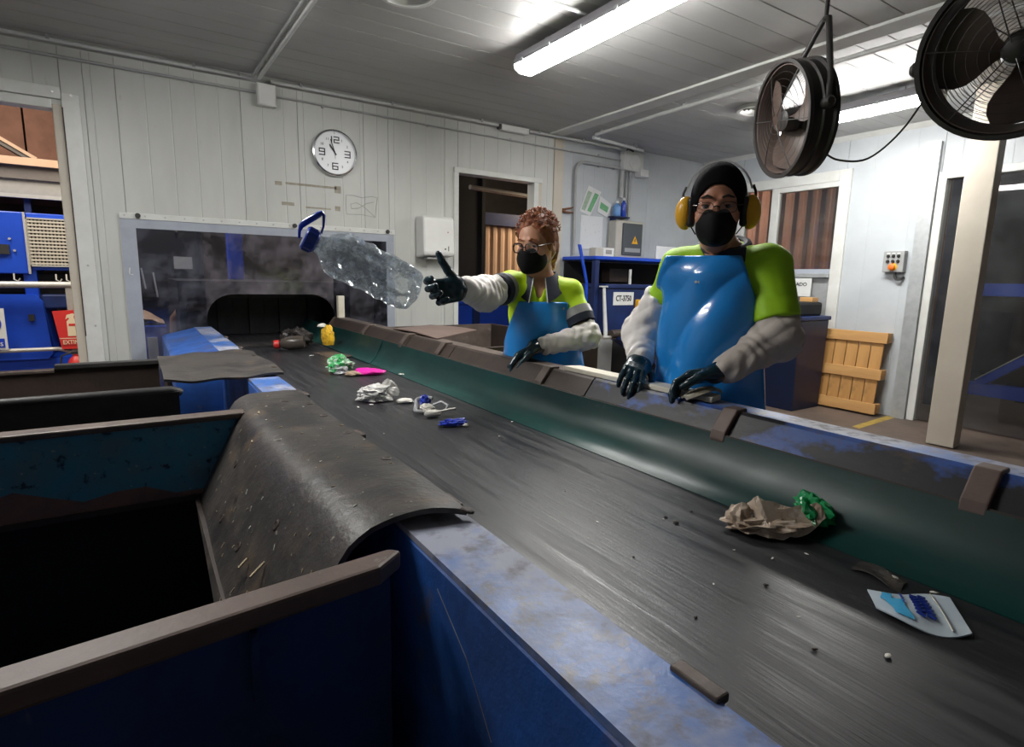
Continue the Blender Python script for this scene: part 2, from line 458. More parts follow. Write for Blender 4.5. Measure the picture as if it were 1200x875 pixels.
floor = tag(mk('floor', MB().box((-4, -3, -.12), (12, 13, 0)), 'floor_concrete'), 'dark brown stained concrete floor around the conveyor', None, None, 'structure')
mk('yellow_stripe', MB().add([(5.98, 2.72, .002), (6.84, 2.76, .002), (6.86, 2.85, .002), (6.0, 2.80, .002)], [(0, 1, 2, 3)]), 'yellow_line', floor)

# back wall: core around the openings + ribbed panels
tb = lambda a, b, d: (a, BW + d, b)
core = MB()
for (x0, x1, z0, z1) in ((-3.2, -1.9, 0, CE), (-1.9, -.36, 2.62, CE), (-.36, -.02, 0, CE), (-.02, 2.18, 1.84, CE), (-.02, 2.18, 0, .25), (2.18, 2.95, 0, CE),
                         (2.95, 3.95, 2.53, CE), (3.95, RW + .3, 0, CE)):
    core.box((x0, BW + .03, z0), (x1, BW + .11, z1))
wall_back = tag(mk('wall_back', core, 'wall_core'), 'back wall of ribbed off-white sandwich panels around the conveyor opening', None, None, 'structure')
for (x0, x1, z0, z1) in ((-3.2, -1.9, 0, CE), (-1.9, -1.35, 2.62, CE), (-1.35, -.36, 2.62, CE), (-.36, -.22, 0, CE), (-.22, -.02, 0, CE), (-.02, .86, 1.84, CE), (.86, 1.326, 1.84, CE), (1.326, 1.931, 1.84, CE),
                         (1.931, 2.18, 1.84, CE), (2.18, 2.795, 0, CE), (2.795, 2.95, 0, CE), (2.95, 3.95, 2.53, CE), (3.95, 4.22, 0, CE), (4.36, 5.785, 0, CE), (5.785, RW, 0, CE)):
    mb = MB(); panel(mb, x0, x1, z0, z1, tb, .172, .343 if x0 < 4 else 4.5, depth=.0028 if x0 < 4 else .0015)
    mk('wall_panel', mb, 'wall_paint' if x0 < 4.3 else 'wall_paint_cool', wall_back)
mk('joint_cover', MB().box((4.22, BW - .012, 0), (4.36, BW + .03, CE)), 'cream_paint', wall_back, bevel=.004)

# right wall
tr_ = lambda a, b, d: (RW + d, a, b)
core = MB()
for (y0, y1, z0, z1) in ((4.95, BW + .11, 0, CE), (3.6, 4.95, 2.62, CE), (3.6, 4.95, 0, .86), (2.66, 3.6, 0, CE), (-3, 2.66, 2.5, CE)):
    core.box((RW + .03, y0, z0), (RW + .1, y1, z1))
wall_right = tag(mk('wall_right', core, 'wall_core'), 'right wall of smooth white panels with a window and a wide glazed bay', None, None, 'structure')
for (y0, y1, z0, z1) in ((4.95, BW, 0, CE), (3.6, 4.95, 2.62, CE), (3.6, 4.95, 0, .86), (2.66, 3.6, 0, CE), (1.5, 2.66, 2.5, CE), (.3, 1.5, 2.5, CE), (-3, .3, 2.5, CE)):
    mb = MB(); panel(mb, y0, y1, z0, z1, tr_, .4, 2.9, depth=.0015)
    mk('wall_panel', mb, 'wall_paint_cool', wall_right)
# left and front walls, behind the view
tag(mk('wall_left', MB().box((-3.3, -3, 0), (-3.2, BW + .1, CE)), 'wall_paint'), 'plain off-white side wall behind the sorting chutes', None, None, 'structure')
tag(mk('wall_front', MB().box((-3.3, -3.1, 0), (RW + .1, -3, CE)), 'wall_paint'), 'plain off-white end wall facing the conveyor', None, None, 'structure')

# ceiling: ribbed panels, ribs along x; two modules joined by a beam
ceiling = tag(mk('ceiling', MB().box((-3.3, -3.1, CE + .03), (RW + .1, BW + .1, CE + .12)), 'wall_core'), 'grey ribbed metal panel ceiling', None, None, 'structure')
tcz = lambda a, b, d: (b, a, CE + d)
for (x0, x1) in ((-3.2, 4.12), (4.3, RW)):
    y = BW
    while y > -3:
        y2 = max(y - 1.03, -3.0)
        mb = MB(); panel(mb, y2, y, x0, x1, tcz, .206, BW, depth=.0035)
        mk('ceiling_panel', mb, 'ceiling_paint', ceiling); y = y2
tag(mk('trim_1', MB().box((4.12, -3, CE - .02), (4.3, BW, CE + .03)), 'white_trim', bevel=.004), 'flat metal joint beam across the ceiling', None, None, 'structure')
tag(mk('trim_2', MB().prism([(0, 0), (-.05, 0), (0, -.05)], (-3.2, BW, CE), (0, 1, 0), (0, 0, 1), (7.4, 0, 0)), 'ceiling_paint'), 'grey cornice strip where back wall meets ceiling', None, None, 'structure')
tag(mk('trim_3', MB().prism([(0, 0), (-.05, 0), (0, -.05)], (RW, -3, CE), (1, 0, 0), (0, 0, 1), (0, 8.6, 0)), 'white_trim'), 'white cornice strip where right wall meets ceiling', None, None, 'structure')

# left doorway frame
d1 = empty('door_1', (-1.1, BW, 0), 'wide doorway with worn white metal frame onto the blue machine bay', None, None, 'structure')
mk('outer_jamb', MB().box((-.36, BW - .025, 0), (-.25, BW + .0, 2.70)), 'white_trim', d1, bevel=.004)
mk('inner_jamb', MB().box((-.42, BW - .012, 0), (-.362, BW + .12, 2.62)), 'cream_paint', d1, bevel=.006)
mk('head_board', MB().box((-1.95, BW - .025, 2.655), (-.362, BW, 2.74)), 'white_trim', d1, bevel=.004)
mk('inner_head', MB().box((-1.95, BW - .012, 2.585), (-.42, BW + .12, 2.652)), 'white_trim', d1, bevel=.006)
mk('dark_seam', MB().box((-.362, BW - .0265, .9), (-.354, BW - .02, 2.6)), 'dark_brown_steel', d1)  # dark strip along the seam between the two jambs
for (x, z) in ((-.41, 2.70), (-.30, 2.69), (-.30, 1.45), (-.29, .98)):
    mk('screw', MB().cyl((x, BW - .030, z), (x, BW - .02, z), .008, 10), 'screw_steel', d1)

# conveyor window: framed plastic screen with an arched cut-out for the belt
w1 = empty('window_1', (1.07, BW, 1.0), 'scuffed clear plastic screen with grey border and cut-out over the conveyor', None, None, 'structure')
mk('top_strip', MB().box((-.07, BW - .022, 1.825), (2.23, BW - .004, 1.872)), 'white_trim', w1, bevel=.003)
for i in range(17):
    x = -.035 + i * .139
    mk('screw', MB().cyl((x, BW - .028, 1.85), (x, BW - .02, 1.85), .007, 8), 'screw_steel', w1)
for x in (.055, 1.26, 2.15):
    mk('rivet', MB().cyl((x, BW - .04, 1.852), (x, BW - .02, 1.852), .02, 12), 'screw_black', w1, bevel=.003)
mk('border', MB().box((-.07, BW - .014, 1.755), (2.22, BW - .006, 1.825)), 'grey_frame', w1)
mk('border', MB().box((-.07, BW - .014, .25), (.035, BW - .006, 1.755)), 'grey_frame', w1)
mk('border', MB().box((2.14, BW - .014, .25), (2.22, BW - .006, 1.755)), 'grey_frame', w1)
# pane split round the cut-out (cut-out x .50..1.60, top 1.24, rounded shoulders)
arch = [(.50, .25), (.50, 1.02)] + [(.50 + .22 * (1 - math.cos(a)), 1.02 + .21 * math.sin(a)) for a in np.linspace(.15, 1.57, 7)] + \
       [(1.38 + .22 * math.sin(a), 1.03 + .20 * math.cos(a)) for a in np.linspace(.1, 1.5, 7)] + [(1.60, 1.0), (1.60, .25)]
mb = MB()
def quadstrip(mb, low, hi_z, y0, y1):
    n = len(low); vs = []
    for (x, z) in low: vs += [(x, y0, z), (x, y1, z), (x, y0, hi_z), (x, y1, hi_z)]
    fs = []
    for i in range(n - 1):
        a = i * 4; b = a + 4
        fs += [(a, b, b + 2, a + 2), (a + 1, a + 3, b + 3, b + 1), (a, a + 1, b + 1, b), (a + 2, b + 2, b + 3, a + 3)]
    mb.add(vs, fs)
mk('pane', MB().box((.035, BW - .012, .25), (.50, BW - .008, 1.755)), 'screen_plastic', w1)
quadstrip(mb, [p for p in arch if p[1] > 1.0], 1.755, BW - .012, BW - .008)
mk('pane', mb, 'screen_scuffed', w1)
mk('pane', MB().box((1.60, BW - .012, .25), (2.14, BW - .008, 1.755)), 'screen_plastic', w1)
mk('scratch', MB().tube([(-.03, BW - .016, 1.44), (-.035, BW - .016, 1.39), (-.01, BW - .016, 1.385)], .004, 6), 'white_plastic', w1)

# dark doorway behind the woman
d2 = empty('door_2', (3.45, BW, 0), 'dark open doorway with plain white frame beside the towel dispenser', None, None, 'structure')
mk('jamb', MB().box((2.90, BW - .02, 0), (2.955, BW + .12, 2.56)), 'white_trim', d2, bevel=.004)
mk('jamb', MB().box((3.935, BW - .02, 0), (4.0, BW + .12, 2.56)), 'white_trim', d2, bevel=.004)
mk('head', MB().box((2.90, BW - .025, 2.51), (4.05, BW + .12, 2.565)), 'white_trim', d2, bevel=.004)
mk('stop_strip', MB().box((4.0, BW - .012, 0), (4.05, BW, 2.56)), 'cream_paint', d2, bevel=.003)

# window in the right wall
w2 = empty('window_2', (RW, 4.2, 1.5), 'white framed double window onto a brown container wall', None, None, 'structure')
mk('window_frame', MB().box((RW - .03, 3.53, .86), (RW + .06, 3.66, 2.72)), 'white_trim', w2, bevel=.006)
mk('window_frame', MB().box((RW - .03, 3.66, 2.60), (RW + .06, 5.0, 2.72)), 'white_trim', w2, bevel=.006)
mk('window_frame', MB().box((RW - .03, 4.88, .86), (RW + .06, 5.0, 2.60)), 'white_trim', w2, bevel=.006)
mk('sash_bar', MB().box((RW - .02, 4.40, 1.57), (RW + .05, 4.50, 2.60)), 'white_trim', w2, bevel=.006)
mk('sash_bar', MB().box((RW - .02, 3.66, 2.54), (RW + .05, 4.40, 2.60)), 'white_trim', w2, bevel=.006)
mk('sash_bar', MB().box((RW - .02, 3.66, 1.545), (RW + .05, 4.88, 1.60)), 'grey_frame', w2, bevel=.006)
mk('window_sill', MB().box((RW - .06, 3.66, 1.50), (RW + .06, 4.88, 1.55)), 'galvanised', w2, bevel=.004)
mk('apron_panel', MB().box((RW - .0, 3.66, .86), (RW + .05, 4.88, 1.50)), 'galvanised', w2)
mk('pane', MB().box((RW + .015, 3.66, 1.60), (RW + .02, 4.40, 2.54)), 'window_glass', w2)
mk('pane', MB().box((RW + .015, 4.50, 1.60), (RW + .02, 4.88, 2.60)), 'window_glass', w2)

# wide bay on the right
d3 = empty('door_3', (RW, 1.4, 0), 'wide dark glazed bay with white head and grey metal jamb', None, None, 'structure')
mk('jamb_channel', MB().prism([(0, 0), (-.05, 0), (-.05, .13), (-.035, .13), (-.035, .015), (0, .015)], (RW, 2.68, 0), (1, 0, 0), (0, 1, 0), (0, 0, 2.86)), 'galvanised', d3)
mk('jamb', MB().box((RW - .02, 2.60, 0), (RW + .1, 2.675, 2.56)), 'white_trim', d3, bevel=.005)
mk('head', MB().box((RW - .02, -2.9, 2.49), (RW + .1, 2.60, 2.56)), 'white_trim', d3, bevel=.005)
mk('pane', MB().box((RW + .03, -2.9, .02), (RW + .036, 2.60, 2.49)), 'window_glass', d3)

# the dark hall beyond
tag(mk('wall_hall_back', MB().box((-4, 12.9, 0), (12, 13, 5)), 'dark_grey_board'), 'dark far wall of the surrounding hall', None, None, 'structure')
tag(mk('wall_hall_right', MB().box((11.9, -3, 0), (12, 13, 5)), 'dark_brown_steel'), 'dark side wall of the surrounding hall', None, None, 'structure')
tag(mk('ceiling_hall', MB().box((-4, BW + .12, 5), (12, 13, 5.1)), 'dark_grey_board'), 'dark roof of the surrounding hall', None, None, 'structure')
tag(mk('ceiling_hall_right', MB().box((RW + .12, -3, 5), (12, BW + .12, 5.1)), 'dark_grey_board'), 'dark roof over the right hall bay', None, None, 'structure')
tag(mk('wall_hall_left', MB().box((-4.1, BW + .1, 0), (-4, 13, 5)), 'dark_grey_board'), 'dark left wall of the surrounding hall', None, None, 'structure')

# cream square post
mk_post = empty('support_post', (6.04, 2.06, 0), 'cream painted square steel post standing in front of the glazed bay', 'post')
ca, sa = math.cos(.06), math.sin(.06)
mk('shaft', MB().obox((6.04, 2.03, CE / 2), ((ca, sa, 0), (-sa, ca, 0), (0, 0, 1)), (.085, .105, CE / 2 - .01)), 'cream_paint', mk_post, bevel=.006)

# ------------------------------------------------------------------ pipes and conduits
def pipe(name, pts, r, material, label, clamps=(), cdir=(0, 1, 0), cl=.03, group='wall and ceiling conduits'):
    e = empty(name, pts[0], label, 'conduit', group)
    mk('pipe', MB().tube(pts, r, 12), material, e, smooth=True)
    for c in clamps:
        c = V(c); d = V(cdir)
        mk('clamp', MB().bar(c - d * .004, c + d * cl, .022, r * 2.6, up=(0, 0, 1) if abs(d.z) < .5 else (0, 1, 0)), 'pipe_grey', e, bevel=.002)
    return e
pipe('wall_conduit', [(-3.1, BW - .018, 2.955), (.99, BW - .018, 2.95)], .012, 'pipe_grey', 'thin grey conduit on back wall from junction box to doorway side', [(x, BW - .018, 2.953) for x in (-1.2, .5)])
pipe('wall_conduit', [(1.14, BW - .018, 2.945), (3., BW - .018, 2.93), (5.27, BW - .018, 2.918)], .010, 'pipe_grey', 'thin grey conduit on back wall running past the clock', [(x, BW - .018, 2.932) for x in (1.55, 2.6, 3.6, 4.9)])
pipe('cable_pipe', [(-3.1, BW - .06, 3.045), (.95, BW - .06, 3.045)], .014, 'pipe_white', 'white pipe under the ceiling left of the junction box', [(x, BW - .06, 3.045) for x in (-.4, .52, .85)], (0, 0, 1))
pipe('cable_pipe', [(1.1, BW - .06, 3.045), (3.42, BW - .06, 3.045)], .014, 'pipe_white', 'white pipe under the ceiling above the clock', [(x, BW - .06, 3.045) for x in (1.35, 2.2, 3.2)], (0, 0, 1))
pipe('cable_pipe', [(3.82, BW - .06, 3.045), (5.2, BW - .06, 3.045)], .014, 'pipe_white', 'white pipe under the ceiling right of the emergency lamp', [(x, BW - .06, 3.045) for x in (3.95, 4.6)], (0, 0, 1))
pipe('ceiling_conduit', [(1.0, 5.5, 3.045), (1.03, 3.2, 3.045), (1.03, 0, 3.045)], .018, 'pipe_white', 'thicker white pipe of the pair crossing the ceiling from the junction box', [(1.03, 4.45, 3.045), (1.0, 5.15, 3.045)], (0, 0, 1))
pipe('ceiling_conduit', [(.955, 5.5, 3.05), (.985, 3.2, 3.05), (.985, 0, 3.05)], .012, 'pipe_grey', 'thinner grey pipe of the pair crossing the ceiling from the junction box')
pipe('lamp_feed_pipe', [(-.2, 3.0, 3.05), (2.5, 3.0, 3.05)], .012, 'pipe_white', 'white pipe feeding the bright fluorescent lamp', [(1.2, 3.0, 3.05)], (0, 0, 1))
pipe('ceiling_conduit', [(4.46, 5.16, 3.03), (4.45, 4.2, 3.04), (4.45, .2, 3.045)], .018, 'pipe_white', 'long white pipe beside the ceiling joint beam', [(4.46, 5.05, 3.035), (4.45, 3.9, 3.045)], (0, 0, 1))
pipe('ceiling_conduit', [(4.44, 5.18, 3.0), (5.35, 5.3, 3.0)], .018, 'pipe_white', 'short white pipe from joint beam to the corner junction box', [(4.55, 5.195, 3.0), (5.2, 5.28, 3.0)], (0, 0, 1), .06)
pipe('drop_pipe', [(4.545, BW - .03, 1.72), (4.53, BW - .03, 2.70)] + [(4.53 + .12 * (1 - math.cos(a)), BW - .03, 2.70 + .12 * math.sin(a)) for a in np.linspace(.2, 1.57, 6)] + [(5.24, BW - .03, 2.82)], .02, 'pipe_grey', 'bent grey conduit dropping down beside the pinned papers', [(4.535, BW - .034, 2.5), (4.9, BW - .034, 2.82), (5.15, BW - .034, 2.82)])
for i, (x, rr, lab, zb) in enumerate(((5.285, .03, 'thick grey cable trunk dropping from the corner junction box', 2.46), (5.365, .016, 'slim grey conduit dropping behind the blue spray bottle', 2.2), (5.43, .016, 'slim grey conduit dropping to the electric box', 2.2))):
    pipe('drop_pipe', [(x, BW - .035, zb), (x, BW - .035, 2.795)], rr, 'pipe_grey', lab)

def boxy(name, a, b, material, label, cat, bevel=.008, group=None):
    e = empty(name, ((a[0] + b[0]) / 2, (a[1] + b[1]) / 2, min(a[2], b[2])), label, cat, group)
    mk('housing', MB().box(a, b), material, e, bevel=bevel); return e
jb = boxy('junction_box', (.985, BW - .075, 2.84), (1.14, BW, 3.02), 'white_trim', 'square white junction box high on the back wall', 'box')
mk('cover', MB().box((.995, BW - .085, 2.85), (1.13, BW - .072, 3.01)), 'white_plastic', jb, bevel=.004)
jb = boxy('junction_box', (5.26, BW - .09, 2.80), (5.60, BW, 3.03), 'white_trim', 'cluttered white junction box in the corner under the ceiling', 'box')
mk('cover', MB().cyl((5.43, BW - .12, 2.9), (5.43, BW - .08, 2.9), .085, 20), 'white_plastic', jb, smooth=True)
mk('socket', MB().box((5.52, BW - .13, 2.74), (5.66, BW - .02, 2.83)), 'white_plastic', jb, bevel=.006)
mk('gland', MB().tube([(5.3, BW - .07, 3.02), (5.32, BW - .08, 3.06), (5.4, BW - .1, 3.03)], .012, 8), 'screw_black', jb, smooth=True)
em = boxy('emergency_lamp', (3.44, BW - .09, 3.0), (3.80, BW - .02, 3.06), 'white_plastic', 'slim white emergency lamp under the ceiling above the dark doorway', 'lamp', .01)
mk('end_clip', MB().box((3.41, BW - .08, 3.01), (3.44, BW - .03, 3.06)), 'screw_black', em)

# ------------------------------------------------------------------ fluorescent lamps
def tube_lamp(name, x, y0, y1, z, label):
    e = empty(name, (x, (y0 + y1) / 2, z), label, 'lamp', 'ceiling fluorescent lamps')
    for yy in (y0 + .3, y1 - .3): mk('hanger', MB().box((x - .02, yy - .02, z), (x + .02, yy + .02, CE)), 'galvanised', e)
    prof = [(-.075, 0), (.075, 0), (.098, -.055), (.098, -.075), (-.098, -.075), (-.098, -.055)]
    mk('tray', MB().prism(prof, (x, y0, z), (1, 0, 0), (0, 0, 1), (0, y1 - y0, 0)), 'lamp_tray', e, bevel=.004)
    d = [(-.098, -.075), (.098, -.075), (.085, -.108), (.05, -.128), (-.05, -.128), (-.085, -.108)]
    mk('diffuser', MB().prism(d, (x, y0 + .012, z), (1, 0, 0), (0, 0, 1), (0, y1 - y0 - .024, 0)), 'tube_light', e, bevel=.006)
    for yy in (y0, y1 - .012):
        mk('end_cap', MB().prism([(a * 1.01, b) for a, b in d], (x, yy, z), (1, 0, 0), (0, 0, 1), (0, .012, 0)), 'white_plastic', e)
    for yy in np.linspace(y0 + .12, y1 - .12, 5):
        for sgn in (-1, 1):
            mk('clip', MB().box((x + sgn * .098, yy - .012, z - .085), (x + sgn * .108, yy + .012, z - .055)), 'galvanised', e)
    return e
tube_lamp('fluorescent_lamp', 2.54, 2.25, 3.78, CE - .04, 'bright enclosed fluorescent lamp over the conveyor')
tube_lamp('fluorescent_lamp', -.5, 2.25, 3.78, CE - .04, 'added out-of-view fluorescent lamp over the left sorting chutes')  # unseen, added in line with the others to light the workers' fronts
tube_lamp('fluorescent_lamp', 5.56, 2.22, 3.75, CE - .04, 'bright enclosed fluorescent lamp behind the hanging drum fan')

# round ceiling diffusers
def vent(x, y, r, label):
    e = empty('ceiling_vent', (x, y, CE), label, 'vent', 'round ceiling vents')
    mk('rim', MB().lathe([(r * .82, -.002), (r, -.002), (r, -.012), (r * .93, -.03), (r * .8, -.03), (r * .78, -.01)], (x, y, CE), (0, 0, 1), 40, loop=True), 'white_trim', e, smooth=True)
    for k in range(3):
        q = r * (.68 - .2 * k)
        mk('ring', MB().lathe([(q, -.004), (q + .02, -.022), (q + .015, -.026), (q - .006, -.006)], (x, y, CE), (0, 0, 1), 32, loop=True), 'white_trim', e, smooth=True)
    mk('backing', MB().lathe([(r * .8, -.001), (r * .8, -.003)], (x, y, CE), (0, 0, 1), 32), 'dark_grey_board', e)
vent(1.46, 3.43, .19, 'round ceiling vent beside the ceiling pipes')
vent(5.12, 3.60, .19, 'round ceiling vent behind the hanging drum fan')

# ------------------------------------------------------------------ drum fans
def drum_fan(name, c, axis, R, depth, apex, label, blade_rot, side=1):
    """axis points out of the near opening"""
    c = V(c); ax = V(axis).normalized()
    e = empty(name, c, label, 'fan', 'black drum fans')
    sd = ax.cross(V((0, 0, 1))).normalized(); up = sd.cross(ax)
    h = depth / 2
    mk('drum', MB().lathe([(R, -h), (R + .014, -h), (R + .014, -h + .02), (R, -h + .03), (R, -h * .1), (R + .01, 0), (R, h * .1), (R, h - .03), (R + .014, h - .02), (R + .014, h), (R - .006, h), (R - .012, h - .02), (R - .012, -h + .02), (R - .006, -h)], c, ax, 56, loop=True), 'fan_black', e, smooth=True)
    mk('drum_lining', MB().lathe([(R - .014, -h + .015), (R - .014, h - .012), (R - .019, h - .012), (R - .019, -h + .015)], c, ax, 56, loop=True), 'fan_brown', e, smooth=True)
    for sgn, nm in ((-1, 'rear_grille'), (1, 'front_grille')):
        g = MB(); n = 22 if sgn < 0 else 8
        base = c + ax * sgn * (h - .01)
        for i in range(1, n):
            rr = (R - .015) * i / n
            bul = sgn * .035 * (1 - (i / n) ** 2)
            g.tube([base + ax * bul + (sd * math.cos(a) + up * math.sin(a)) * rr for a in np.linspace(0, 2 * math.pi, 32, endpoint=False)], .0016 if sgn < 0 else .0012, 4, closed=True)
        for k in range(12 if sgn < 0 else 6):
            a = math.pi * 2 * k / (12 if sgn < 0 else 6) + .2
            d = sd * math.cos(a) + up * math.sin(a)
            g.tube([base + ax * sgn * .035 * (1 - q * q) + d * (R - .012) * q for q in np.linspace(.1, 1, 6)], .0028, 5)
        mk(nm, g, 'grille_wire' if sgn < 0 else 'fan_black', e)
    mk('hub', MB().lathe([(.02, .07), (.055, .06), (.065, .03), (.065, -.02), (.05, -.05)], c, ax, 24), 'fan_black', e, smooth=True)
    mk('motor', MB().lathe([(.075, 0), (.08, -.02), (.08, -.12), (.06, -.14)], c - ax * .04, ax, 24), 'fan_black', e, smooth=True)
    for k in range(3):
        a0 = blade_rot + k * 2 * math.pi / 3
        grid = []
        for i in range(7):
            q = i / 6; rr = .05 + (R - .085) * q; row = []
            wdt = math.radians(24 + 26 * math.sin(q * 2.6))
            for j in range(6):
                t = j / 5 - .5; a = a0 + t * wdt * 1.7
                tw = (.055 - .02 * q) * t * 2
                row.append(c + (sd * math.cos(a) + up * math.sin(a)) * rr + ax * (tw))
            grid.append(row)
        mk('blade', MB().sheet(grid, .004), 'fan_brown', e, smooth=True)
    # A-shaped yoke: both arms meet at the apex under the ceiling
    p1 = c + sd * side * (R + .03); p2 = c - sd * side * (R + .03); T = V(apex)
    mk('yoke', MB().tube([p1, p1 + (T - p1) * .25 + sd * side * .03, T - sd * -side * .03, T - V((0, 0, -.01)), T - sd * side * .03, p2 + (T - p2) * .25 - sd * side * .03, p2], .017, 10), 'fan_black', e, smooth=True)
    mk('hanger_rod', MB().cyl((T.x, T.y, T.z - .01), (T.x, T.y, CE), .012, 10), 'fan_black', e)
    for p, s2 in ((p1, 1), (p2, -1)):
        mk('pivot_knob', MB().lathe([(.03, -.03), (.034, 0), (.034, .02), (.02, .035)], p, sd * side * s2, 14), 'fan_black', e, smooth=True)
    return e
drum_fan('drum_fan', (3.40, 2.135, 2.40), (-.862, .494, -.116), .318, .17, (3.50, 2.05, 2.95), 'black drum fan hanging from an angled bracket, seen side-on with its brown lining', .6, -1)
drum_fan('drum_fan', (3.33, 1.05, 2.46), (-.93, -.17, -.3), .345, .30, (3.36, 1.05, 3.02), 'black drum fan facing the conveyor with dense wire grille in front of the post', 2.3, -1)
def smooth_path(pts, k=6):
    pts = [V(p) for p in pts]; P = [pts[0]] + pts + [pts[-1]]; out = []
    for i in range(1, len(P) - 2):
        for t in range(k):
            t = t / k; a, b, c, d = P[i - 1], P[i], P[i + 1], P[i + 2]
            out.append(.5 * ((2 * b) + (c - a) * t + (2 * a - 5 * b + 4 * c - d) * t * t + (3 * b - a - 3 * c + d) * t ** 3))
    return out + [pts[-1]]
tag(mk('fan_cable', MB().tube(smooth_path([(3.50, 1.98, 2.2), (3.62, 1.95, 2.165), (3.78, 1.86, 2.18), (3.84, 1.72, 2.32), (3.76, 1.56, 2.5), (3.68, 1.44, 2.66), (3.62, 1.36, 2.80)]), .006, 6), 'black_plastic', smooth=True), 'thin black cable looping between the two drum fans', 'cable')

# ================================================================== CONVEYOR
YN, YF = -1.6, 6.6
cv = empty('conveyor', (1.0, 2.5, 0), 'long blue-framed sorting conveyor with black rubber belt and green side skirt', 'conveyor')
mk('belt', MB().box((.44, YN, .765), (1.42, YF, .80)), 'belt_rubber', cv)
lr = mk('side_plate', MB().prism([(.0, 0), (.0, .735), (.012, .747), (.03, .747), (.03, 0)], (.39, YN, .2), (1, 0, 0), (0, 0, 1), (0, 5.55 - YN, 0)), 'blue_steel', cv)
lr['label'] = 'dark blue outer plate of the conveyor frame'
mk('rail_top', MB().prism([(0, 0), (.0, .012), (.128, .012), (.134, .006), (.134, -.15), (.124, -.15), (.124, 0)], (.392, YN, .94), (1, 0, 0), (0, 0, 1), (0, 5.55 - YN, 0)), 'blue_steel_worn', cv)
for y in (.38, 1.02, 1.62, 2.27, 3.1, 3.9, 4.6):
    mk('edge_tab', MB().box((.512, y - .035, .945), (.535, y + .035, .9585)), 'rust_steel', cv, bevel=.003)
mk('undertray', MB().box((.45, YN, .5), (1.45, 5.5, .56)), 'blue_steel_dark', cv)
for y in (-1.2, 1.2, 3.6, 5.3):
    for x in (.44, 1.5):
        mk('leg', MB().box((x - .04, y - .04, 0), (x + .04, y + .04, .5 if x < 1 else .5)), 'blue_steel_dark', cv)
# green skirt, two overlapping lengths
def skirt(y0, y1, dz, yround=False):
    prof = [(1.345, .803), (1.375, .807), (1.405, .817), (1.435, .838), (1.46, .868), (1.48, .905), (1.49, .95)]
    grid = []
    n = 26
    for i in range(n + 1):
        y = y0 + (y1 - y0) * i / n; row = []
        for j, (x, z) in enumerate(prof):
            yy = y
            if yround and i == 0: yy = y + .16 * (1 - j / 6) ** 2 * -1
            w = .006 * math.sin(y * 2.1 + j) * (j / 6)
            row.append((x + w - dz, yy, z + dz * .6))
        grid.append(row)
    mk('side_skirt', MB().sheet(grid, -.006), 'green_skirt', cv, smooth=True)
skirt(YN, 4.2, 0.)
skirt(4.02, 6.3, .008, True)
# right rail: far rusty lengths, near blue lengths
def rail_len(y0, y1, mtop, mface, mlip):
    g = .004
    face = [(1.505, .945), (1.512, .942), (1.562, 1.0), (1.575, 1.012), (1.57, 1.02), (1.556, 1.012)]
    mk('rail_face', MB().prism(face, (0, y0 + g, 0), (1, 0, 0), (0, 0, 1), (0, y1 - y0 - 2 * g, 0)), mface, cv)
    mk('rail_cap', MB().prism([(1.553, 1.008), (1.56, 1.014), (1.685, 1.014), (1.69, 1.008), (1.69, .95), (1.68, .95), (1.68, 1.002), (1.553, 1.002)], (0, y0 + g, 0), (1, 0, 0), (0, 0, 1), (0, y1 - y0 - 2 * g, 0)), mtop, cv)
    mk('rail_lip', MB().prism([(1.492, .93), (1.510, .924), (1.516, .948), (1.499, .953)], (0, y0 + g, 0), (1, 0, 0), (0, 0, 1), (0, y1 - y0 - 2 * g, 0)), mlip, cv)
for (a, b) in ((5.0, 5.5), (4.45, 5.0), (3.62, 4.45), (2.98, 3.62), (1.75, 2.98)):
    rail_len(a, b, 'rust_steel', 'dark_brown_steel', 'rust_steel')
for (a, b) in ((.2, 1.75), (YN, .2)):
    rail_len(a, b, 'blue_steel_worn', 'blue_grimy', 'dark_brown_steel')
mk('outer_plate', MB().box((1.668, YN, .2), (1.68, 5.5, 1.0)), 'blue_steel', cv)
for y in (.43, 1.09, 2.06, 3.12, 3.68, 4.5):
    c = mk('rail_clip', MB().prism([(1.548, 1.027), (1.60, 1.027), (1.60, 1.015), (1.56, 1.015), (1.512, .955), (1.512, .918), (1.497, .912), (1.488, .935), (1.496, .962)], (0, y - .026, 0), (1, 0, 0), (0, 0, 1), (0, .052, 0)), 'rust_steel' if y > 1.5 else 'brown_steel', cv, bevel=.004)
mk('end_deck', MB().prism([(.15, .6), (.15, .885), (.17, .90), (.395, .953), (.395, .6)], (0, 3.72, 0), (1, 0, 0), (0, 0, 1), (0, 1.8, 0)), 'blue_steel', cv, bevel=.006)
# hood behind the cut-out
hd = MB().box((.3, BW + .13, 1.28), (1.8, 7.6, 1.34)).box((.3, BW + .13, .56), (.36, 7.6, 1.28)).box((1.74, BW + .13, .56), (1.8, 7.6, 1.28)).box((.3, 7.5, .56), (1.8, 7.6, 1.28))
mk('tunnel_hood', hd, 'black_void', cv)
for i in range(9):
    x = .44 + i * .145
    mk('curtain_strip', MB().obox((x, 6.35 + .02 * (i % 2), 1.04), ((1, .02, 0), (0, 1, 0), (0, 0, 1)), (.07, .004, .235)), 'rubber_black', cv)
mk('curtain_header', MB().box((.37, 6.32, 1.17), (1.73, 6.345, 1.28)), 'rubber_dusty', cv)
mk('end_bracket', MB().box((1.60, 5.46, .95), (1.66, 5.52, 1.22)), 'cream_board', cv, bevel=.004)
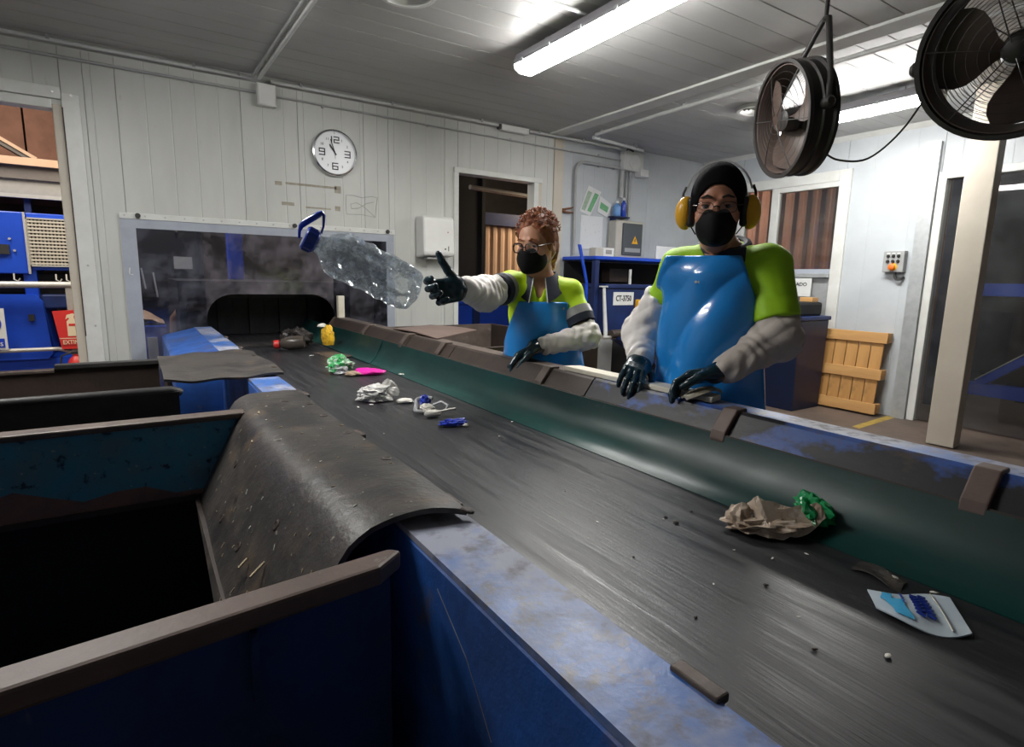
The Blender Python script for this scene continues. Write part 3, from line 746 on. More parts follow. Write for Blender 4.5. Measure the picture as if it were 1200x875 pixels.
# rubber flaps bolted on the left rail
def flap(y0, y1, prof, wav, th, bolts, material, lab, n=22, flecks=0):
    """prof: polyline (x, z) from rail side to chute side"""
    pts = [V((a, 0, b)) for a, b in prof]
    # resample the polyline smoothly
    L = [0]
    for i in range(1, len(pts)): L.append(L[-1] + (pts[i] - pts[i - 1]).length)
    def samp(s):
        s *= L[-1]
        for i in range(1, len(pts)):
            if s <= L[i] + 1e-9:
                t = (s - L[i - 1]) / (L[i] - L[i - 1]); return pts[i - 1].lerp(pts[i], t)
        return pts[-1]
    grid = []
    for i in range(n + 1):
        v = i / n; row = []
        for j in range(25):
            u = j / 24; p = samp(u)
            dx, dy, dz = wav(u, v)
            row.append((p.x + dx, y0 + (y1 - y0) * v + dy, p.z + dz))
        grid.append(row)
    o = mk('rubber_flap', MB().sheet(grid, th), material, cv, smooth=True)
    o['label'] = lab
    rf = random.Random(5)
    for k in range(flecks):
        i = rf.randrange(n); j = rf.randrange(24); p = V(grid[i][j]).lerp(V(grid[i + 1][j + 1]), rf.random())
        du = (V(grid[i][j + 1]) - V(grid[i][j])).normalized(); dv = (V(grid[i + 1][j]) - V(grid[i][j])).normalized(); nn = du.cross(dv)
        if nn.z < 0: nn = -nn
        a = rf.uniform(-.6, .6); d = du * math.cos(a) + dv * math.sin(a); l = rf.choice((.002, .003, .004, .007))
        mk('fleck', MB().obox(p + nn * .001, (d, nn.cross(d), nn), (l, .0013, .001)), 'tan_flake' if k % 3 else 'white_litter', o)
    for (u, v) in bolts:
        i = min(int(v * n), n - 1); j = min(int(u * 24), 23); p = V(grid[i][j])
        nn = (V(grid[i + 1][j]) - p).cross(V(grid[i][j + 1]) - p).normalized()
        if nn.z < 0: nn = -nn
        mk('bolt_hole', MB().lathe([(.004, .0015), (.010, .003), (.014, .0012), (.014, -.004)], p, nn, 10), 'dark_brown_steel', o)
prof = [(.515, .962), (.46, .964), (.40, .966), (.35, .968), (.31, .966), (.275, .952), (.245, .92), (.215, .872), (.185, .82), (.15, .765), (.11, .70), (.085, .655)]
flap(.925, 2.2, prof, lambda u, v: (.012 * math.sin(u * 3) * (1 - v) + .05 * v * max(0, u - .35) - .03 * max(0, .12 - v) * (u < .1), .03 * math.sin(u * 5.) * (1 - v) + .12 * (1 - u) * v,
     .016 * math.sin(u * 9 + .6) * max(0, 1 - v * 3.2) * (u < .75) + .006 * math.sin(v * 7 + u * 4)), .011,
     [(.04, .04), (.06, .3), (.05, .5), (.05, .69), (.05, .85), (.2, .9), (.62, .3), (.66, .72), (.85, .62), (.83, .45)], 'rubber_dusty', 'dusty black rubber flap draped from the rail into the chute', flecks=60)
prof = [(.545, .972), (.45, .975), (.3, .97), (.18, .966), (.07, .97)]
flap(2.75, 3.6, prof, lambda u, v: (.0, -.02 * u * (1 - v), .018 * math.sin(u * 3.1 + .4) * (v - .5) + .006 * math.sin(v * 6) + .004 * math.sin(u * 14 + v * 5)), .010, [(.08, .15), (.06, .85)], 'rubber_dusty', 'flat black rubber flap laid over the rail', 14)
mk('scratch', MB().tube([(.3895, .808, .899), (.3895, .707, .834), (.3895, .67, .795), (.3895, .627, .744)], .0008, 5), 'box_grey', cv)
# loose chips on the rubber
for (x, y, z, a, l) in ((.17, 1.22, .803, .9, .022), (.155, 1.32, .776, .8, .015), (.16, 1.08, .79, .7, .012), (.30, 1.93, .978, .3, .006), (.25, 1.75, .935, .2, .005)):
    mk('wood_chip', MB().obox((x, y, z), ((math.sin(a), math.cos(a), .3), (math.cos(a), -math.sin(a), 0), (0, 0, 1)), (l, .002, .002)), 'tan_flake', cv)

# left sorting chutes
c1 = empty('sorting_chute', (-.3, 1.5, 0), 'open steel sorting chute with teal back plate and brown front bar', 'chute', 'sorting chutes beside the conveyor')
mk('front_bar', MB().prism([(-1.3, .663), (.30, .834), (.352, .872), (.335, .890), (-1.3, .73)], (0, 0, .918), (1, 0, 0), (0, 1, 0), (0, 0, .034)), 'brown_steel', c1, bevel=.006)
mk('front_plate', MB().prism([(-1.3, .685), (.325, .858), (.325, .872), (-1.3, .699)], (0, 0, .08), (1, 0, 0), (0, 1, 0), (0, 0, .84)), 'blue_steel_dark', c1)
mk('gusset', MB().prism([(0, 0), (-.03, 0), (-.012, -.11), (0, -.12)], (.10, .828, .915), (0, 1, 0), (0, 0, 1), (.010, 0, 0)), 'blue_steel_dark', c1)
mk('back_plate', MB().box((-1.3, 2.075, .69), (.30, 2.09, .94)), 'teal_steel', c1)
rb = [(-1.3, .692)] + [(-1.3 + i * .08, .745 + .022 * math.sin(i * 1.7) + .018 * math.sin(i * .6 + 1) - .0025 * max(0, i - 14)) for i in range(19)] + [(.135, .692)]
mk('rust_band', MB().prism(rb, (0, 2.0735, 0), (1, 0, 0), (0, 0, 1), (0, .003, 0)), 'rust_band', c1)
mk('back_rim', MB().box((-1.3, 2.055, .935), (.31, 2.125, .955)), 'rust_steel', c1, bevel=.005)
mk('lower_lip', MB().box((-1.3, 2.065, .675), (.14, 2.095, .692)), 'dark_brown_steel', c1)
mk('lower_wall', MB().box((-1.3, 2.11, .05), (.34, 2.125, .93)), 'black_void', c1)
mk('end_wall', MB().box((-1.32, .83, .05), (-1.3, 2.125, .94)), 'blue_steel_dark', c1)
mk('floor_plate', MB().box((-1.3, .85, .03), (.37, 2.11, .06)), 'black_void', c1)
mk('inner_plate', MB().prism([(.11, .69), (.123, .69), (.20, .06), (.185, .06)], (0, .86, 0), (1, 0, 0), (0, 0, 1), (0, 1.2, 0)), 'dark_brown_steel', c1)
c2 = empty('sorting_chute', (-.5, 3.0, 0), 'dark sorting chute with black rolled rim below the flat rubber flap', 'chute', 'sorting chutes beside the conveyor')
mk('front_wall', MB().box((-1.6, 2.62, .1), (.115, 2.64, .94)), 'black_plastic', c2)
mk('front_rim', MB().tube([(-1.6, 2.62, .945), (.09, 2.64, .945), (.12, 2.66, .93)], .017, 10), 'rubber_black', c2, smooth=True)
mk('back_wall', MB().box((-1.6, 3.50, .1), (.07, 3.52, .94)), 'dark_brown_steel', c2)
mk('back_rim', MB().box((-.36, 3.485, .935), (.075, 3.535, .96)), 'rubber_black', c2, bevel=.004)
mk('back_rim', MB().box((-1.6, 3.49, .92), (-.36, 3.525, .938)), 'rust_steel', c2, bevel=.004)
mk('end_wall', MB().box((.09, 2.64, .1), (.11, 3.5, .9)), 'dark_brown_steel', c2)
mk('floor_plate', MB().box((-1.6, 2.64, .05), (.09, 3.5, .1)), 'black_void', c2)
tag(mk('paper_scrap', MB().sheet([[(.378, 2.50 + i * .03, .86 - j * .03 + .004 * (i % 2)) for i in range(3)] for j in range(4)], .002), 'sachet_white', cv), 'pale scrap stuck to the frame')
# right-hand chute behind the rail
c3 = empty('sorting_chute', (2.2, 3.8, 0), 'brown steel chute behind the conveyor rail with a loose cover plate', 'chute', 'sorting chutes beside the conveyor')
mk('cover_plate', MB().sheet([[(1.62 + .5 * u - .03 * v * u, 3.36 + .36 * u + (.76 - .02 * u) * v, 1.022 + .012 * math.sin(3 * v + u)) for u in np.linspace(0, 1, 7)] for v in np.linspace(0, 1, 9)], -.006), 'brown_steel', c3)
mk('side_wall', MB().box((1.72, 4.5, .3), (2.75, 4.53, 1.0)), 'rust_steel', c3)
mk('side_wall', MB().box((1.72, 3.06, .3), (2.75, 3.09, .985)), 'dark_brown_steel', c3)
mk('back_wall', MB().box((2.72, 3.09, .3), (2.75, 4.5, 1.0)), 'dark_brown_steel', c3)
mk('rim', MB().box((2.1, 3.05, .985), (2.76, 3.10, 1.0)), 'rust_steel', c3, bevel=.003)
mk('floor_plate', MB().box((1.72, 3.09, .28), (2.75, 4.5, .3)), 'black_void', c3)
for (x, y) in ((1.75, 3.1), (2.72, 3.1), (1.75, 4.5), (2.72, 4.5)):
    mk('leg', MB().box((x - .02, y - .02, 0), (x + .02, y + .02, .3)), 'dark_brown_steel', c3)

# tools on the rail
tag(mk('cream_board', MB().add([(1.585, 1.99, 1.017), (1.66, 1.96, 1.017), (1.675, 1.22, 1.017), (1.60, 1.2, 1.017), (1.585, 1.99, 1.037), (1.66, 1.96, 1.037), (1.675, 1.22, 1.037), (1.60, 1.2, 1.037)],
    [(0, 1, 2, 3), (4, 5, 6, 7), (0, 1, 5, 4), (1, 2, 6, 5), (2, 3, 7, 6), (3, 0, 4, 7)]), 'cream_board', bevel=.003), 'long cream strip of board lying on the rail under the gloves', 'board')
grid = []
for i in range(13):
    q = i / 12; w = .014 + .016 * math.sin(min(1, q * 1.4) * math.pi)
    cx, cy, cz = 1.545 + .15 * q, 1.27 - .075 * q + .05 * q * q, 1.024 + .03 * math.sin(q * 2.6)
    grid.append([(cx - .35 * w, cy - w, cz - .004), (cx - .15 * w, cy - w * .4, cz + .004), (cx + .15 * w, cy + w * .4, cz + .004), (cx + .35 * w, cy + w, cz - .002)])
tag(mk('scraper', MB().sheet(grid, -.006), 'tape_brown', smooth=True), 'curved grey-brown scraper lying by the man\'s left glove', 'tool')

# ================================================================== THINGS ON THE BACK WALL
ck = empty('wall_clock', (1.645, BW, 2.535), 'round white wall clock with chrome rim and large square numerals', 'clock')
mk('rim', MB().lathe([(.207, 0), (.21, .02), (.205, .045), (.192, .052), (.186, .04), (.186, 0)], (1.645, BW, 2.535), (0, -1, 0), 56, loop=True), 'chrome', ck, smooth=True)
mk('dial', MB().lathe([(.188, .002), (.188, .03)], (1.645, BW, 2.535), (0, -1, 0), 56), 'clock_face', ck)
yd = BW - .031
def seg_digit(d, cx, cz, w, h, t):
    on = {'1': 'bc', '2': 'abged', '3': 'abgcd', '6': 'afgedc', '9': 'abcdfg'}[d]; mb = MB()
    bars = dict(a=(-w, h, w, h), d=(-w, -h, w, -h), g=(-w, 0, w, 0), f=(-w, 0, -w, h), b=(w, 0, w, h), e=(-w, -h, -w, 0), c=(w, -h, w, 0))
    for k in on:
        a, b, c, d2 = bars[k]
        mb.box((cx + a - t, yd - .002, cz + b - t), (cx + c + t, yd + .001, cz + d2 + t))
    return mb
for ds, ang in (('12', 0), ('3', 90), ('6', 180), ('9', 270)):
    a = math.radians(ang); cx = 1.645 + .118 * math.sin(a); cz = 2.535 + .118 * math.cos(a)
    mb = MB()
    if ds == '12':
        mb = seg_digit('2', cx + .018, cz, .022, .025, .0045); mb.box((cx - .032, yd - .002, cz - .029), (cx - .022, yd + .001, cz + .029))
    else: mb = seg_digit(ds, cx, cz, .024, .027, .0045)
    mk('numeral', mb, 'ink_black', ck)
for hh in (1, 2, 4, 5, 7, 8, 10, 11):
    a = math.radians(hh * 30)
    text_mesh('numeral', str(hh), .032, (1.645 + .135 * math.sin(a), yd - .001, 2.535 + .135 * math.cos(a)), (1, 0, 0), (0, 0, 1), 'ink_black', ck)
mk('tick', MB().box((1.643, yd - .001, 2.703), (1.647, yd, 2.715)), 'ink_black', ck)
def hand_bar(ang, l, w):
    a = math.radians(ang); d = V((math.sin(a), 0, math.cos(a)))
    return MB().bar(V((1.645, yd - .006, 2.535)) - d * .02, V((1.645, yd - .006, 2.535)) + d * l, w, .002, up=(0, 1, 0))
mk('hour_hand', hand_bar(-34, .085, .011), 'ink_black', ck)
mk('minute_hand', hand_bar(-18, .125, .006), 'ink_black', ck)
mk('second_hand', hand_bar(178, .05, .002), 'ink_black', ck)

dp = empty('towel_dispenser', (2.63, BW, 1.6), 'white plastic paper towel dispenser beside the dark doorway', 'dispenser')
mk('cover', MB().prism([(0, 0), (.20, .02), (.21, .06), (.20, .39), (.17, .415), (0, .42)], (2.46, BW, 1.61), (0, -1, 0), (0, 0, 1), (.35, 0, 0)), 'white_plastic', dp, bevel=.02)
mk('lock', MB().cyl((2.70, BW - .207, 1.70), (2.70, BW - .215, 1.70), .008, 10), 'screw_black', dp)
mk('window_slot', MB().box((2.735, BW - .213, 1.68), (2.742, BW - .208, 1.73)), 'screw_black', dp)
mk('paper_slot', MB().box((2.52, BW - .17, 1.598), (2.75, BW - .06, 1.612)), 'box_grey', dp)
mk('logo_dot', MB().cyl((2.73, BW - .209, 1.87), (2.73, BW - .213, 1.87), .006, 8), 'red_plastic', dp)

tp = empty('tape_residue', (1.4, BW - .001, 2.1), 'brown tape marks of a removed notice below the clock', 'tape')
for (a, b, c, d_) in ((1.11, 2.20, 1.17, 2.235), (1.20, 2.215, 1.66, 2.235), (1.64, 2.18, 1.70, 2.245), (1.16, 2.03, 1.27, 2.06), (1.37, 2.02, 1.60, 2.035), (1.64, 2.015, 1.69, 2.06)):
    mk('tape_strip', MB().box((a, BW - .0015, b), (c, BW + .001, d_)), 'tape_brown', tp)
sk = empty('pencil_sketch', (1.9, BW - .001, 2.1), 'faint grey line drawing with crossed loop scribbled on the wall', 'drawing')
mk('outline', MB().tube([(1.75, BW, 2.17), (1.82, BW, 2.175), (1.9, BW, 2.16), (2.0, BW, 2.18), (2.06, BW, 2.175), (2.045, BW, 2.08), (2.035, BW, 1.985), (1.9, BW, 2.0), (1.75, BW, 1.995), (1.745, BW, 2.08)], .0035, 5, closed=True), 'pencil', sk)
mk('loop', MB().tube([(2.03, BW, 1.99), (1.93, BW, 2.07), (1.85, BW, 2.11), (1.79, BW, 2.09), (1.80, BW, 2.05), (1.87, BW, 2.06), (1.95, BW, 2.11), (2.02, BW, 2.13)], .0035, 5), 'pencil', sk)

# pinned papers, sheet, clip
def paper(name, q, label, bars):
    o = V((0, 0, 0)); 
    e = empty(name, V(q[0]), label, 'poster', 'papers pinned on the wall')
    mk('sheet', MB().add([V(p) for p in q] + [V(p) + V((0, .003, 0)) for p in q], [(0, 1, 2, 3), (7, 6, 5, 4), (0, 4, 5, 1), (1, 5, 6, 2), (2, 6, 7, 3), (3, 7, 4, 0)]), 'paper_white', e)
    A, B, C, D = [V(p) for p in q]
    def uv(u, v): return (A * (1 - u) + B * u) * (1 - v) + (D * (1 - u) + C * u) * v
    for (u0, u1, v0, v1, mt) in bars:
        P = [uv(u0, v0), uv(u1, v0), uv(u1, v1), uv(u0, v1)]
        mk('print_block', MB().add([p - V((0, .0015, 0)) for p in P] + P, [(0, 1, 2, 3), (7, 6, 5, 4), (0, 4, 5, 1), (1, 5, 6, 2), (2, 6, 7, 3), (3, 7, 4, 0)]), mt, e)
yp = BW - .008
paper('notice', [(4.76, yp, 2.566), (4.974, yp, 2.505), (4.80, yp, 2.20), (4.63, yp, 2.25)], 'tilted white notice with two green printed columns', [(.1, .42, .18, .9, 'pale_green'), (.6, .92, .14, .86, 'green_print')])
paper('notice', [(4.955, yp, 2.46), (5.156, yp, 2.366), (5.085, yp, 2.205), (4.917, yp, 2.26)], 'small tilted white notice with one green stripe', [(.15, .85, .3, .7, 'green_print')])
tag(mk('paper_sheet', MB().box((4.66, BW - .006, 1.80), (5.02, BW - .001, 2.205)), 'paper_scribble'), 'white sheet covered in faint handwriting below the notices', 'paper')
cp = empty('wall_hook', (4.43, BW, 2.24), 'small red-brown forked hook on the joint cover', 'hook')
mk('plate', MB().box((4.36, BW - .03, 2.21), (4.40, BW - .0, 2.26)), 'rust_wall', cp, bevel=.004)
mk('prong', MB().tube([(4.38, BW - .03, 2.25), (4.44, BW - .05, 2.262), (4.50, BW - .05, 2.28)], [.012, .012, .007], 8), 'rust_wall', cp, smooth=True)
mk('prong', MB().tube([(4.38, BW - .03, 2.22), (4.44, BW - .05, 2.215), (4.50, BW - .05, 2.215)], [.012, .012, .007], 8), 'rust_wall', cp, smooth=True)

# electric box
eb = empty('electric_box', (5.33, BW, 1.7), 'grey electric box with smoked door and yellow warning triangle', 'electric box')
mk('housing', MB().box((5.12, BW - .15, 1.70), (5.60, BW, 2.17)), 'box_beige', eb, bevel=.015)
dr = mk('door', MB().box((5.225, BW - .175, 1.74), (5.565, BW - .145, 2.14)), 'smoke_lid', eb, bevel=.012)
mk('warning_triangle', MB().prism([(-.055, -.045), (.055, -.045), (0, .055)], (5.43, BW - .176, 1.93), (1, 0, 0), (0, 0, 1), (0, -.002, 0)), 'yellow_plastic', dr)
mk('bolt_mark', MB().prism([(-.004, .025), (.008, .025), (.002, .004), (.012, .004), (-.006, -.03), (-.001, -.005), (-.012, -.005)], (5.43, BW - .1785, 1.925), (1, 0, 0), (0, 0, 1), (0, -.001, 0)), 'ink_black', dr)
mk('breaker_row', MB().box((5.26, BW - .178, 1.78), (5.53, BW - .174, 1.83)), 'box_grey', dr)

# spray bottles on a little shelf
sf = empty('bottle_shelf', (5.24, BW, 2.21), 'small dark blue shelf carrying two blue bottles', 'shelf')
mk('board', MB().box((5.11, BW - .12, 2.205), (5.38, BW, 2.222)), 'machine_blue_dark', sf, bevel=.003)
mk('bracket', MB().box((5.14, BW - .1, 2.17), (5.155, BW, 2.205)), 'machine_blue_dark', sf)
def bottle(x, r, h, mt, lab):
    e = empty('spray_bottle', (x, BW - .06, 2.222), lab, 'bottle', 'bottles on the wall shelf')
    mk('body', MB().lathe([(r * .9, 0), (r, .01), (r, h * .62), (r * .85, h * .72), (r * .4, h * .8), (r * .38, h * .86)], (x, BW - .06, 2.222), (0, 0, 1), 20), mt, e, smooth=True)
    mk('cap', MB().lathe([(r * .45, h * .86), (r * .45, h * .95), (r * .3, h)], (x, BW - .06, 2.222), (0, 0, 1), 14), 'white_plastic', e, smooth=True)
bottle(5.315, .035, .24, 'bottle_blue', 'deep blue bottle with white cap on the wall shelf')
bottle(5.20, .05, .19, 'bottle_pale_blue', 'paler blue bottle on the wall shelf')

# blue machine cabinet with CT-3750 plate
cb = empty('machine_cabinet', (5.1, 5.2, 0), 'dark blue machine cabinet with shelf opening and white number plate', 'cabinet')
mk('top_shelf', MB().box((4.38, 4.98, 1.65), (6.2, BW - .02, 1.69)), 'machine_blue', cb, bevel=.006)
mk('side_post', MB().box((4.38, 4.98, 0), (4.44, 5.04, 1.64)), 'machine_blue_dark', cb)
mk('side_post', MB().box((6.14, 4.98, 0), (6.2, 5.04, 1.64)), 'machine_blue_dark', cb)
mk('back_panel', MB().box((4.40, BW - .06, .3), (6.2, BW - .03, 1.64)), 'black_void', cb)
mk('inner_box', MB().box((4.9, 5.3, 1.4), (5.2, 5.45, 1.56)), 'dark_brown_steel', cb)
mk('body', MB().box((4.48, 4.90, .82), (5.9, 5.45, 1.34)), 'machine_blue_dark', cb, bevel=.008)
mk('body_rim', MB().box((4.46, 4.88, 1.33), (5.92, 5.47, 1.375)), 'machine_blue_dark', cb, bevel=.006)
mk('white_rod', MB().cyl((4.95, 5.0, 1.375), (4.95, 5.0, 1.55), .018, 10), 'pipe_white', cb, smooth=True)
np_ = mk('number_plate', MB().box((4.60, 4.893, 1.135), (4.92, 4.90, 1.285)), 'paper_white', cb)
text_mesh('lettering', 'CT-3750', .092, (4.76, 4.8925, 1.21), (1, 0, 0), (0, 0, 1), 'ink_black', np_, bold=.0025, xs=.74)
es = mk('stop_box', MB().box((4.955, 4.85, 1.06), (5.10, 4.90, 1.20)), 'yellow_plastic', cb, bevel=.006)
mk('stop_knob', MB().lathe([(.02, 0), (.022, .02), (.042, .025), (.042, .045), (.03, .055)], (5.0, 4.85, 1.13), (0, -1, 0), 18), 'red_plastic', es, smooth=True)
mk('stop_side', MB().box((5.10, 4.855, 1.07), (5.13, 4.90, 1.19)), 'box_grey', es)
mk('drive_motor', MB().lathe([(.05, 0), (.11, .01), (.11, .22), (.08, .26)], (5.0, 4.78, .92), (1, .0, 0), 20), 'box_grey', cb, smooth=True)
mk('roller', MB().cyl((4.42, 4.72, .82), (5.3, 4.72, .82), .05, 16), 'dark_brown_steel', cb, smooth=True)
mk('roller_shaft', MB().cyl((4.3, 4.72, .79), (5.3, 4.72, .76), .02, 12), 'tube_steel', cb, smooth=True)
mk('white_prop', MB().add([(4.36, 4.75, .80), (4.405, 4.75, .80), (4.43, 4.85, 1.34), (4.40, 4.85, 1.34), (4.36, 4.77, .80), (4.405, 4.77, .80), (4.43, 4.87, 1.34), (4.40, 4.87, 1.34)], [(0, 1, 2, 3), (4, 5, 6, 7), (0, 1, 5, 4), (1, 2, 6, 5), (2, 3, 7, 6), (3, 0, 4, 7)]), 'pipe_white', cb)
mk('prop_head', MB().box((4.36, 4.84, 1.34), (4.46, 4.88, 1.355)), 'pipe_white', cb)
mk('diagonal_chute', MB().bar((4.5, 4.7, .78), (5.3, 4.6, .3), .25, .04), 'machine_blue_dark', cb)
mk('lower_panel', MB().box((4.0, 4.9, 0), (4.62, 4.95, .75)), 'box_grey', cb)
mk('lower_frame', MB().box((4.48, 4.95, .1), (5.9, 5.45, .82)), 'black_void', cb)
tag(mk('flag_pole', MB().add([(4.10, 4.95, 1.80), (4.135, 4.95, 1.80), (4.26, 4.95, 1.37), (4.235, 4.95, 1.37), (4.10, 4.97, 1.80), (4.135, 4.97, 1.80), (4.26, 4.97, 1.37), (4.235, 4.97, 1.37), ], [(0, 1, 2, 3), (4, 5, 6, 7), (0, 1, 5, 4), (1, 2, 6, 5), (2, 3, 7, 6), (3, 0, 4, 7)]).box((4.225, 4.95, 0), (4.255, 4.97, 1.38)), 'machine_blue'), 'thin blue leaning post end beside the machine cabinet', 'post')
ta = empty('time_recorder', (4.69, 5.3, 1.69), 'beige box-shaped recorder standing on the blue cabinet', 'recorder')
mk('body', MB().box((4.60, 5.24, 1.69), (4.72, 5.36, 1.80)), 'box_beige', ta, bevel=.01)
mk('base', MB().box((4.58, 5.22, 1.69), (4.74, 5.38, 1.70)), 'box_grey', ta)
tb_ = empty('wall_timer', (4.83, 5.3, 1.69), 'small white timer with grey display on the blue cabinet', 'timer')
mk('body', MB().box((4.745, 5.27, 1.70), (4.93, 5.33, 1.805)), 'white_plastic', tb_, bevel=.008)
mk('display', MB().box((4.79, 5.266, 1.73), (4.885, 5.271, 1.78)), 'mesh_grey', tb_)
mk('foot', MB().box((4.74, 5.24, 1.69), (4.94, 5.36, 1.701)), 'box_grey', tb_)
tag(mk('white_card', MB().box((5.58, 5.2, 1.69), (5.95, 5.212, 1.86)), 'paper_white'), 'blank white card standing on the blue cabinet end', 'card')

# ================================================================== THINGS BY THE RIGHT WALL
ct = empty('control_box', (RW - .05, 2.97, 1.56), 'grey push-button control box with orange stop knob on the right wall', 'control box')
mk('housing', MB().box((RW - .08, 2.865, 1.565), (RW, 3.07, 1.79)), 'box_grey', ct, bevel=.008)
for r_ in range(2):
    for c_ in range(3):
        y = 3.02 - c_ * .05; z = 1.735 - r_ * .055
        b_ = mk('push_button', MB().lathe([(.017, 0), (.017, .012), (.011, .02)], (RW - .08, y, z), (-1, 0, 0), 12), 'screw_black', ct, smooth=True)
        if r_ == 0: mk('button_label', MB().box((RW - .082, y - .016, z + .022), (RW - .08, y + .016, z + .034)), 'paper_white', ct)
mk('stop_plate', MB().cyl((RW - .082, 2.965, 1.62), (RW - .08, 2.965, 1.62), .042, 20), 'yellow_plastic', ct)
mk('stop_knob', MB().lathe([(.016, 0), (.016, .02), (.032, .025), (.032, .04), (.022, .046)], (RW - .082, 2.965, 1.62), (-1, 0, 0), 18), 'orange_knob', ct, smooth=True)
mk('cable', MB().tube([(RW - .04, 2.95, 1.565), (RW - .05, 2.95, 1.52), (RW - .05, 2.93, 1.49), (RW - .04, 2.89, 1.49), (RW - .01, 2.875, 1.51)], .014, 8), 'screw_black', ct, smooth=True)

# pallet leaning on the right wall
pl = empty('wooden_pallet', (6.75, 3.33, 0), 'stained yellow wooden pallet leaning upright against the right wall', 'pallet')
lean = .10
def pw(y, z, x): return (6.76 + lean * (z / .93) - lean * .35 - x, y, z)
def plank(name, y0, y1, z0, z1, x0, x1, mt, sk0=0., sk1=0.):
    p = [pw(y0, z0, x0), pw(y1, z0 + sk0, x0), pw(y1, z1 + sk1, x0), pw(y0, z1, x0), pw(y0, z0, x1), pw(y1, z0 + sk0, x1), pw(y1, z1 + sk1, x1), pw(y0, z1, x1)]
    mk(name, MB().add(p, [(0, 1, 2, 3), (4, 5, 6, 7), (0, 1, 5, 4), (1, 2, 6, 5), (2, 3, 7, 6), (3, 0, 4, 7)]), mt, pl, bevel=.003)
for i in range(6):
    y0 = 2.93 + i * .13; plank('deck_board', y0, y0 + .122, .015 + .008 * (i % 3), .905, .03, .05, 'wood_pale')
for z in (.025, .40, .80):
    plank('cross_board', 2.895, 3.745, z, z + .115, .05, .075, 'wood_pale_flat')
    for y in (2.90, 3.65): plank('block', y, y + .1, z + .005, z + .11, -.05, .03, 'wood_pale_flat')

# dark blue bin, sign and box below the window
bn = empty('waste_container', (6.35, 3.9, 0), 'tall dark blue container with blue rim below the window', 'container')
mk('body', MB().prism([(-.27, 0), (.27, 0), (.31, 1.02), (-.31, 1.02)], (6.36, 3.5, 0), (1, 0, 0), (0, 0, 1), (0, .95, 0)), 'bin_blue', bn, bevel=.01)
mk('rim', MB().box((6.03, 3.48, 1.02), (6.68, 4.47, 1.065)), 'machine_blue_dark', bn, bevel=.008)
mk('contents', MB().box((6.12, 3.55, 1.06), (6.6, 4.4, 1.22)), 'black_void', bn, bevel=.03)
tag(mk('cardboard_piece', MB().box((6.45, 3.6, 1.22), (6.58, 3.75, 1.27)), 'wood_pale_flat', bevel=.004), 'small tan cardboard piece on the dark container contents', 'cardboard')
sg = empty('wall_sign', (RW - .07, 4.1, 1.28), 'cream sign board with a line of black lettering below the window sill', 'sign')
mk('board', MB().box((RW - .075, 3.84, 1.27), (RW - .062, 4.62, 1.49)), 'paper_white', sg, bevel=.003)
text_mesh('lettering', 'ESCOLADO', .062, (RW - .077, 4.05, 1.415), (0, -1, 0), (0, 0, 1), 'ink_black', sg, bold=.001)

# ================================================================== BEYOND THE OPENINGS
# left bay: blue compactor
cm = empty('compactor', (-1.5, 8.4, 0), 'bright blue compactor machine with wire grille seen through the left doorway', 'machine')
mk('upper_body', MB().box((-3.4, 8.0, 1.36), (-.93, 9.2, 2.0)), 'machine_blue', cm, bevel=.01)
mk('upper_body', MB().box((-.93, 8.04, 1.40), (-.30, 9.2, 2.0)), 'machine_blue', cm, bevel=.01)
mk('seam_strip', MB().box((-.945, 7.985, 1.36), (-.925, 8.0, 2.0)), 'tube_steel', cm)
gr = mk('grille_frame', MB().box((-.93, 8.0, 1.44), (-.915, 8.04, 1.95)).box((-.93, 8.0, 1.935), (-.3, 8.04, 1.95)).box((-.93, 8.0, 1.44), (-.3, 8.04, 1.455)), 'tube_steel', cm)
g = MB()
for i in range(13): g.box((-.915, 8.005, 1.462 + i * .0366), (-.3, 8.02, 1.480 + i * .0366))
for i in range(20): g.box((-.915 + i * .031, 8.016, 1.455), (-.900 + i * .031, 8.026, 1.935))
mk('grille_backing', MB().box((-.915, 8.030, 1.455), (-.3, 8.039, 1.935)), 'black_void', cm)
o = mk('grille_mesh', g, 'grille_tan', cm); o['kind'] = 'stuff'
mk('latch', MB().box((-1.19, 7.97, 1.56), (-1.08, 8.0, 1.66)), 'screw_black', cm)
for (x, z) in ((-1.2, 1.60), (-1.04, 1.60), (-1.07, 1.72)):
    mk('bolt', MB().cyl((x, 7.98, z), (x, 8.0, z), .012, 8), 'tube_steel', cm)
mk('dark_gap', MB().box((-3.4, 8.2, 1.12), (-.35, 9.2, 1.37)), 'black_void', cm)
mk('web', MB().box((-1.0, 8.05, 1.1), (-.89, 8.2, 1.4)), 'machine_blue', cm)
for x in (-1.07, -.72, -.63):
    mk('hook', MB().tube([(x, 8.0, 1.36), (x, 7.98, 1.30), (x + .03, 7.98, 1.28), (x + .05, 7.98, 1.31)], .008, 6), 'tube_steel', cm, smooth=True)
mk('lower_body', MB().prism([(-3.4, .44), (-.86, .44), (-.82, .5), (-.86, 1.06), (-.92, 1.14), (-3.4, 1.14)], (0, 8.0, 0), (1, 0, 0), (0, 0, 1), (0, 1.2, 0)), 'machine_blue', cm)
mk('side_duct', MB().box((-.95, 8.1, .98), (-.60, 8.5, 1.14)), 'machine_blue_dark', cm, bevel=.02)
mk('lock', MB().box((-.99, 7.97, .86), (-.94, 8.0, .93)), 'screw_black', cm)
mk('base', MB().box((-3.4, 8.05, 0), (-.5, 9.2, .44)), 'machine_blue', cm)
gr = empty('guard_rail', (-1.2, 7.85, 0), 'pale tubular guard rail in front of the blue compactor', 'railing')
mk('rail', MB().tube([(-3.4, 7.85, 1.24), (-.3, 7.85, 1.25)], .035, 12), 'tube_steel', gr, smooth=True)
